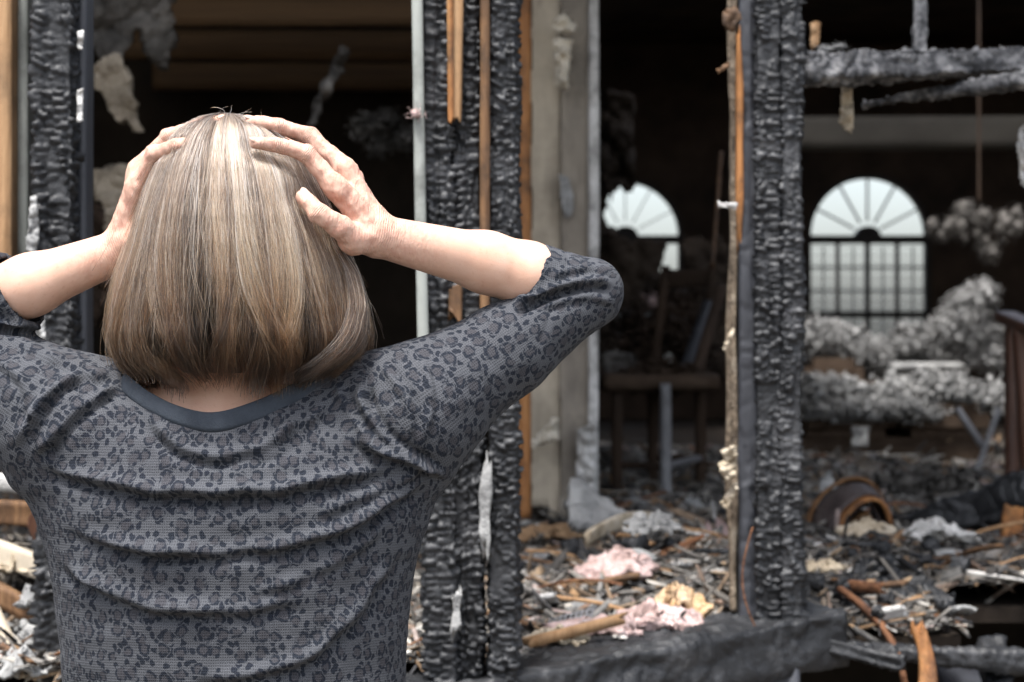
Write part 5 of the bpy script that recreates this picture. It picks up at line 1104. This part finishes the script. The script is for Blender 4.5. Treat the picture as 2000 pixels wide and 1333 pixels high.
FOLDS = [
    ([(285, 800), (340, 868), (410, 893), (480, 886), (560, 845), (610, 800)], .0075, 22, 13, .9, 15, 22),
    ([(60, 890), (120, 922), (200, 946), (330, 962), (480, 964), (600, 950), (700, 930), (780, 905)], .0105, 26, 11, 1.0, 15, 20),
    ([(120, 1020), (180, 1048), (260, 1070), (390, 1082), (500, 1076), (600, 1056), (700, 1015), (790, 962), (862, 925)], .0095, 26, 11, .9, 14, 20),
    ([(110, 1090), (180, 1140), (270, 1176), (380, 1196), (500, 1192), (600, 1165)], .008, 28, 12, .7, 16, 22),
    ([(360, 1318), (470, 1318), (580, 1292), (650, 1245), (715, 1170), (775, 1060)], .006, 24, 13, .6, 16, 22),
    ([(600, 1010), (700, 975), (800, 930), (868, 905)], .004, 18, 12, .6, 12, 16),
    ([(470, 1165), (580, 1135), (680, 1080), (760, 1010)], .0035, 22, 14, .5, 14, 18),
    # left shoulder
    ([(240, 752), (190, 772), (140, 812), (95, 860), (60, 895)][::-1], .0085, 18, 11, 1.0, 13, 18),
    ([(170, 722), (110, 760), (60, 820), (28, 880)][::-1], .006, 18, 12, .8, 13, 18),
    ([(20, 655), (70, 690), (150, 712), (225, 748)], .005, 18, 12, .6, 13, 16),
    ([(-40, 700), (20, 715), (60, 760), (70, 850)], .005, 20, 12, .7, 13, 18),
    # right shoulder
    ([(706, 735), (712, 790), (738, 840), (790, 885), (868, 935)][::-1], .0075, 16, 10, 1.0, 12, 16),
    ([(655, 745), (676, 800), (730, 868), (780, 890)][::-1], .005, 16, 11, .8, 12, 16),
    ([(735, 712), (770, 740), (800, 790), (812, 860)][::-1], .0045, 15, 10, .7, 11, 15),
    ([(640, 770), (610, 830), (540, 880), (470, 905)][::-1], .0045, 20, 12, .6, 13, 17),
    ([(690, 850), (740, 880), (820, 905), (880, 940)], .006, 16, 10, .9, 12, 16),
    ([(820, 690), (838, 740), (842, 800), (835, 870)][::-1], .0035, 14, 10, .5, 10, 14),
    ([(905, 650), (935, 720), (945, 800), (930, 870)][::-1], .0020, 16, 12, .5, 12, 15),
    # right elbow
    ([(992, 606), (1040, 582), (1100, 560), (1160, 548), (1205, 558)], .0085, 16, 9, 1.1, 11, 15),
    ([(1060, 565), (1110, 528), (1160, 522), (1200, 540)], .0045, 14, 9, .8, 10, 13),
    ([(1040, 605), (1100, 588), (1160, 580), (1208, 592)], .0045, 14, 10, .7, 11, 14),
    # left elbow
    ([(-60, 640), (0, 628), (60, 640), (95, 660)], .006, 14, 9, .9, 11, 14),
]
disp = np.zeros(len(V))
for ln, am, u, d, va, vw, vo in FOLDS: disp += fold(px, ln, am * (1.2 if ln[0][0] < 880 else .9), u * .62, d * .85, va * 1.1, vw * .75, vo * .8)
disp *= back
disp += .0016 * fbm(np.stack([px[:, 0] / 95, px[:, 1] / 48, V[:, 1] * 9], 1), 3) * .9
# cuffs: hem line pressed in
for cuff, el_ in ((R_CUFF, R_EL), (L_CUFF, L_EL)):
    nv = nrm(cuff - el_); 
    nv = nrm(nv + (np.array([0, -.15, .22]) if cuff is R_CUFF else np.array([0, -.12, .12])))
    s_ = (cuff - V) @ nv; near = np.linalg.norm(V - cuff, axis=1) < .09; disp -= near * .0016 * np.exp(-((s_ - .026) / .003) ** 2)
V2 = V + N * disp[:, None]; V2 = relax(V2, Q, 1, .35)
# keep cloth outside the body
shirt = fast_mesh('shirt', V2, Q, MAT['shirt'])
# cloth coordinates: torso wrapped round, sleeves along the arm
fc = V[Q].mean(1); fpx = to_px(fc)
def side(p, a, b): return (b[0] - a[0]) * (p[:, 1] - a[1]) - (b[1] - a[1]) * (p[:, 0] - a[0])
cls = np.zeros(len(Q), int)
seamR = np.interp(fpx[:, 1], [640, 700, 780, 850, 940, 1000], [690, 705, 735, 800, 882, 900]); cls[(fpx[:, 0] > seamR) & (fpx[:, 1] < 960)] = 1
seamL = np.interp(fpx[:, 1], [640, 745, 820, 890, 935, 1000], [260, 242, 150, 62, 28, 10]); cls[(fpx[:, 0] < seamL) & (fpx[:, 1] < 960)] = 3
def segd(p, a, b): ab = b - a; t = np.clip(((p - a) @ ab) / ab.dot(ab), 0, 1); return np.linalg.norm(p - a - t[:, None] * ab, axis=1)
for base, sh, el_, cu in ((1, R_SH, R_EL, R_CUFF), (3, L_SH, L_EL, L_CUFF)):
    m = cls == base; cls[m & (segd(fc, el_, cu) < segd(fc, sh, el_) - .004)] = base + 1
UV = np.zeros((len(Q), 4, 2)); PV = V[Q]
def arm_uv(p, a, b, r_):
    ax = nrm(b - a); e1 = nrm(np.array([0, -1, 0]) + ax * ax[1]); e2 = np.cross(ax, e1); d = p - a; return np.stack([d @ ax, np.arctan2(d @ e2, d @ e1) * r_], -1)
m = cls == 0; p = PV[m]; kk = KPX * YC; xx = p[..., 0] - (454 - 1000) * kk; UV[m] = np.stack([xx + np.sign(xx) * .9 * np.clip(p[..., 1] - 1.98, 0, .3) * np.clip(np.abs(xx) / .12, 0, 1) * np.clip((1.36 - p[..., 2]) / .05, 0, 1), p[..., 2] + .9 * np.clip(p[..., 1] - 1.985, 0, .2) * np.clip((N[Q][m][..., 2] - .5) / .35, 0, 1)], -1)
for c_, a, b, r_ in ((1, R_SH, R_EL, .052), (2, R_EL, R_CUFF, .042), (3, L_SH, L_EL, .06), (4, L_EL, L_CUFF, .045)):
    m = cls == c_; UV[m] = arm_uv(PV[m], a, b, r_) + c_ * 1.37
uvl = shirt.data.uv_layers.new(name='fabric'); uvl.data.foreach_set('uv', UV.astype(np.float32).ravel())
md = shirt.modifiers.new('thickness', 'SOLIDIFY'); md.thickness = .0014; md.offset = -1
shirt['label'] = 'grey waffle-knit top printed with dark leopard rosettes'
# collar band along the neck opening
E = np.sort(np.concatenate([Q[:, [0, 1]], Q[:, [1, 2]], Q[:, [2, 3]], Q[:, [3, 0]]]), 1); ue, ct = np.unique(E, axis=0, return_counts=True); bv = np.unique(ue[ct == 1])
bv = bv[(V[bv][:, 2] > 1.28) & (np.linalg.norm(V[bv] - R_CUFF, axis=1) > .12) & (np.linalg.norm(V[bv] - L_CUFF, axis=1) > .12)]
bp = V2[bv]; cxy = np.array([bp[:, 0].mean(), YC + .01]); an = np.arctan2(bp[:, 0] - cxy[0], -(bp[:, 1] - cxy[1])); o = np.argsort(an); an, bp = an[o], bp[o]
ang = np.linspace(-math.pi, math.pi, 160, endpoint=False); ring = np.stack([np.interp(ang, an, bp[:, i], period=2 * math.pi) for i in range(3)], 1)
for _ in range(6): ring = .5 * ring + .25 * (np.roll(ring, 1, 0) + np.roll(ring, -1, 0))
axis = np.array([cxy[0], cxy[1], 0]); VV = []
inw = ring - axis; inw[:, 2] = 0; inw = -inw / np.linalg.norm(inw, axis=1, keepdims=True)
upv = np.array([0, 0, 1.])
for (a, u) in ((-.004, -.005), (-.0045, .000), (-.003, .005), (-.0005, .010), (.0020, .0142), (.0032, .0148), (.0040, .0135), (.0025, .008), (.001, .002), (-.001, -.005)):
    VV.append(ring + inw * a + upv * u)
VV = np.stack(VV, 1); nr, nc = VV.shape[:2]; ii = np.arange(nr)[:, None]; jj = np.arange(nc)[None]
QQ = np.stack([ii * nc + jj, ((ii + 1) % nr) * nc + jj, ((ii + 1) % nr) * nc + (jj + 1) % nc, ii * nc + (jj + 1) % nc], -1).reshape(-1, 4)
collar = fast_mesh('collar', VV.reshape(-1, 3), QQ, MAT['collar']); collar['label'] = 'plain dark slate neckband'
# ---- trousers and shoes (below the frame, so that the person stands on the ground)
T = Field((-.62, 1.84, .03), (.10, 2.36, .90), .008)
for s_ in (-1, 1):
    hx = -.291 + s_ * .09; T.cone((hx, YC + .01, .84), (hx, YC, .48), .088, .062, .03); T.cone((hx, YC, .48), (hx, YC + .0, .10), .062, .05, .02)
T.ell((-.291, YC + .01, .85), (.185, .12, .12), .04)
V, Q = T.mesh(); tr = fast_mesh('trousers', V, Q, MAT['trousers'])
shoes = []
for s_ in (-1, 1):
    T = Field((-.291 + s_ * .09 - .08, 1.95, -.01), (-.291 + s_ * .09 + .08, 2.34, .14), .006); hx = -.291 + s_ * .09
    T.cone((hx, YC - .03, .042), (hx, YC + .16, .036), .042, .036, .01); T.cone((hx, YC, .10), (hx, YC, .05), .035, .04, .02)
    V, Q = T.mesh(); V[:, 2] = np.maximum(V[:, 2], .001); shoes.append(fast_mesh('shoe', V, Q, MAT['shoe']))
adopt(person, body, shirt, collar, tr, *shoes, *nails)

# ---- hair -----------------------------------------------------------------
HK = KPX * 2.06; HY = 2.065
_hy = np.array([221, 226, 236, 252, 280, 330, 380, 430, 480, 540, 600, 655, 688, 714, 735], float)
_ha = np.array([8, 42, 74, 100, 128, 159, 181, 199, 215, 234, 249, 256, 253, 242, 222], float) * HK * .925
_hb = np.array([.004, .022, .036, .050, .064, .080, .091, .099, .104, .107, .108, .107, .104, .098, .090])
_hx = np.interp(_hy, [221, 300, 450, 600, 735], [446, 449, 456, 462, 464])
# arc length along the profile, so that strands are sampled evenly
_arc = np.concatenate([[0], np.cumsum(np.hypot(np.diff(_hy) * HK, np.diff((_ha + _hb) / 2)))]); _arc /= _arc[-1]
def env(th, t, rho):
    """a point on the hair's outer shape: azimuth th (0 faces the camera), t from crown to hem"""
    y = np.interp(t, _arc, _hy); y = y + np.clip(t - 1, 0, 1) * 400
    a = np.interp(t, _arc, _ha); b = np.interp(t, _arc, _hb); cx = np.interp(t, _arc, _hx)
    x = (cx - 1000) * HK + a * np.sin(th) * rho; yy = HY - b * np.cos(th) * rho * np.where(np.cos(th) < 0, .9, 1.0)
    z = H - (y - 666.5) * HK; zc = H - (480 - 666.5) * HK
    z = np.where(z > zc, zc + (z - zc) * (1 - (1 - rho) * .75), z)
    return np.stack([x, yy, z], -1)
# solid underlayer
n1, n2 = 96, 60; th = np.linspace(-2.35, 2.35, n1); tt = np.linspace(0, .985, n2); TH, TT = np.meshgrid(th, tt)
rho = .86 - .36 * np.clip((TT - .70) / .28, 0, 1) ** 1.3
UVv = env(TH, TT, rho).reshape(-1, 3); idx = np.arange(n1 * n2).reshape(n2, n1)
hairo = fast_mesh('hair', UVv, np.stack([idx[:-1, :-1], idx[1:, :-1], idx[1:, 1:], idx[:-1, 1:]], -1).reshape(-1, 4), MAT['hair_under'])
r = np.random.default_rng(300)
NC, NS, NP = 460, 30000, 26
c_th = np.concatenate([r.uniform(-2.0, 2.0, NC - 90), r.uniform(-1.4, 1.4, 90)]); c_off = r.normal(0, .040, NC); c_len = r.normal(0, .034, NC); c_ph = r.uniform(0, 6.28, NC); c_cur = r.uniform(-.1, 1.5, NC)
c_tone = r.normal(0, 1, NC); c_sw = r.normal(0, .05, NC)
NL = 76; l_th = np.sort(r.uniform(-2.0, 2.0, NL)); l_off = r.normal(0, .052, NL); l_len = r.normal(0, .034, NL); l_sw = r.normal(0, .19, NL); l_cur = r.uniform(-.2, 1.5, NL); l_tone = r.normal(0, 1.05, NL)
c_l = np.array([np.argsort(np.abs(l_th - t))[r.integers(0, 3)] for t in c_th]); c_off = c_off * .5 + l_off[c_l]; c_len = c_len * .6 + l_len[c_l]; c_cur = .4 * c_cur + .6 * l_cur[c_l]; c_tone = .75 * c_tone + l_tone[c_l]; c_lt = l_th[c_l] - c_th
# a parting in the lower back that shows the dark underside
gap = np.exp(-((c_th + .16) / .16) ** 2); c_off -= .12 * gap; c_len -= .075 * gap
ci = r.integers(0, NC, NS); th0 = c_th[ci] + r.normal(0, .065, NS)
lay = r.random(NS) ** .5                                   # 1 = outer layer
t0 = np.where(r.random(NS) < .55, r.uniform(0, .03, NS), r.uniform(0, .45, NS)); t1 = .985 + c_len[ci] + r.normal(0, .028, NS) - .06 * (1 - lay)
s = np.linspace(0, 1, NP)[None]; wob = [r.normal(0, .05, NS), r.uniform(.002, .022, NS), r.uniform(8, 24, NS), r.uniform(0, 6.28, NS), r.normal(0, .014, NS)]
def strands(t1):
    T_ = t0[:, None] + (t1 - t0)[:, None] * s
    drift = .10 * np.sin(T_ * 3.0 + 1.3 * c_th[ci][:, None]) * T_ - .10 * T_ * (1 - T_) * 2
    TH = th0[:, None] + (c_th[ci] - th0)[:, None] * .86 * T_ ** 1.8 + c_lt[ci][:, None] * .8 * T_ ** 3 + l_sw[c_l[ci]][:, None] * np.clip((T_ - .5) / .5, 0, 1.1) ** 2 + drift
    TH = TH + c_sw[ci][:, None] * np.sin(T_ * 5 + c_ph[ci][:, None]) * T_ + wob[1][:, None] * np.sin(T_ * wob[2][:, None] + wob[3][:, None]) * np.clip(T_ * 2, 0, 1)
    TH = TH + wob[0][:, None] * np.clip((T_ - .6) / .4, 0, 1) ** 2
    RHO = (.945 + .05 * lay)[:, None] + (c_off[ci] + wob[4])[:, None] * np.clip(T_ * 1.3, 0, 1) + .008 * np.sin(T_ * 14 + c_ph[ci][:, None])
    cv = np.clip((T_ - .80) / .2, 0, 1.2); RHO = RHO + .03 * cv * (1 - cv) * 2 - (.17 * c_cur[ci])[:, None] * cv ** 2.4
    return TH, T_, RHO
TH, T_, RHO = strands(t1)
# hair falls apart at the nape and shows its dark underside
gm = np.exp(-((TH[:, -5] + .12) / .11) ** 4); TH, T_, RHO = strands(t1 - .26 * gm * r.uniform(.55, 1.1, NS))
pos = env(TH, T_, RHO)
# flyaways
NF = 1500; f_th = np.concatenate([r.uniform(-2.0, 2.0, NF - 240), r.choice([-1, 1], 240) * r.uniform(1.1, 1.7, 240)]); ft0 = r.uniform(0, .6, NF); ft1 = np.minimum(ft0 + r.uniform(.25, .7, NF), 1.03)
T2 = ft0[:, None] + (ft1 - ft0)[:, None] * s
R2 = 1.0 + .02 * s + np.abs(r.normal(0, .07, NF))[:, None] * s ** 1.5 + .02 * np.sin(s * r.uniform(3, 9, NF)[:, None] + r.uniform(0, 6, NF)[:, None]) * s
H2 = f_th[:, None] + r.normal(0, .12, NF)[:, None] * s ** 1.5 + .05 * np.sin(s * r.uniform(3, 10, NF)[:, None]) * s
pos = np.vstack([pos, env(H2, T2, R2)])
# curls standing up at the crown
for (x, y, dx, dy, w) in ((440, 226, -28, -14, 9), (446, 224, 8, -18, 4), (470, 228, 22, -20, -5), (505, 236, 8, -26, 7), (452, 224, 42, -10, 5), (395, 250, -55, 26, 26), (386, 246, -30, 14, 12), (430, 226, 18, -16, -8)):
    u = np.linspace(0, 1, NP); q = np.stack([x + dx * u + w * np.sin(u * 3.1) * np.cos(u * 2.2), y + dy * u - abs(w) * np.sin(u * 3.0) * .8], 1); dd = 2.045
    pos = np.vstack([pos, np.stack([P(a, b, dd - .01 * k) for k, (a, b) in enumerate(q[:NP])])[None]]) if False else np.vstack([pos, np.stack([P(a, b, dd) for a, b in q])[None]])
NT = len(pos); flat = pos.reshape(-1, 3)
# hair gives way to the hands: under the right fingers, in front of the left hand
cen = np.array([(456 - 1000) * HK, HY, H - (470 - 666.5) * HK])
d = prim_sdf(R_HAND, flat); m = d < .022; v = cen - flat[m]; v /= np.linalg.norm(v, axis=1, keepdims=True); flat[m] += v * (.0055 * (1 - np.clip(d[m], 0, .022) / .022) ** 1.5)[:, None]
for _ in range(5):
    d = prim_sdf(R_HAND, flat); m = d < .0012; v = cen - flat[m]; v /= np.linalg.norm(v, axis=1, keepdims=True); flat[m] += v * (.0014 - d[m])[:, None] * 1.1
for _ in range(5):
    d = prim_sdf(L_HAND, flat); m = d < .0008; up = flat[m][:, 2] > P(0, 318, 2.05)[2]
    v = np.where(up[:, None], (cen - flat[m]) / np.linalg.norm(cen - flat[m], axis=1, keepdims=True), np.array([[.25, -.97, 0]])); flat[m] += v * (.001 - d[m])[:, None] * 1.1
cu = bpy.data.hair_curves.new('hair_strands'); cu.add_curves([NP] * NT)
cu.attributes['position'].data.foreach_set('vector', flat.astype(np.float32).ravel()) if 'position' in cu.attributes else cu.position_data.foreach_set('vector', flat.astype(np.float32).ravel())
ra = cu.attributes.get('radius') or cu.attributes.new('radius', 'FLOAT', 'POINT')
rad = np.repeat((np.linspace(1, .45, NP) * .000165)[None], NT, 0) * (r.lognormal(0, .35, NT) * np.where(r.random(NT) < .18, 1.9, 1))[:, None]; rad[NS:] *= .8
ra.data.foreach_set('value', rad.astype(np.float32).ravel())
tone = np.concatenate([.95 * c_tone[ci] + r.normal(0, 1.0, NS), r.normal(.8, .6, NT - NS)])
DK, MD, LT = np.array([.022, .015, .011]), np.array([.118, .080, .055]), np.array([.42, .33, .25])
w = np.clip((tone + 1.6) / 3.2, 0, 1)[:, None]; colr = np.where(w < .5, DK + (MD - DK) * w * 2, MD + (LT - MD) * (w * 2 - 1))
gr = (r.random(NT) < .15)[:, None]; colr = np.where(gr, np.array([[.68, .665, .65]]), colr)
ta = cu.attributes.new('tint', 'FLOAT_COLOR', 'CURVE'); ta.data.foreach_set('color', np.hstack([colr, np.ones((NT, 1))]).astype(np.float32).ravel())
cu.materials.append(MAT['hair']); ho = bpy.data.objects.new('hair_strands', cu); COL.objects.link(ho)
adopt(person, hairo); ho.parent = hairo; ho.matrix_parent_inverse = Matrix.Translation(person.location).inverted() @ Matrix.Translation(person.location)
hairo['label'] = 'chin-length greying light brown bob'
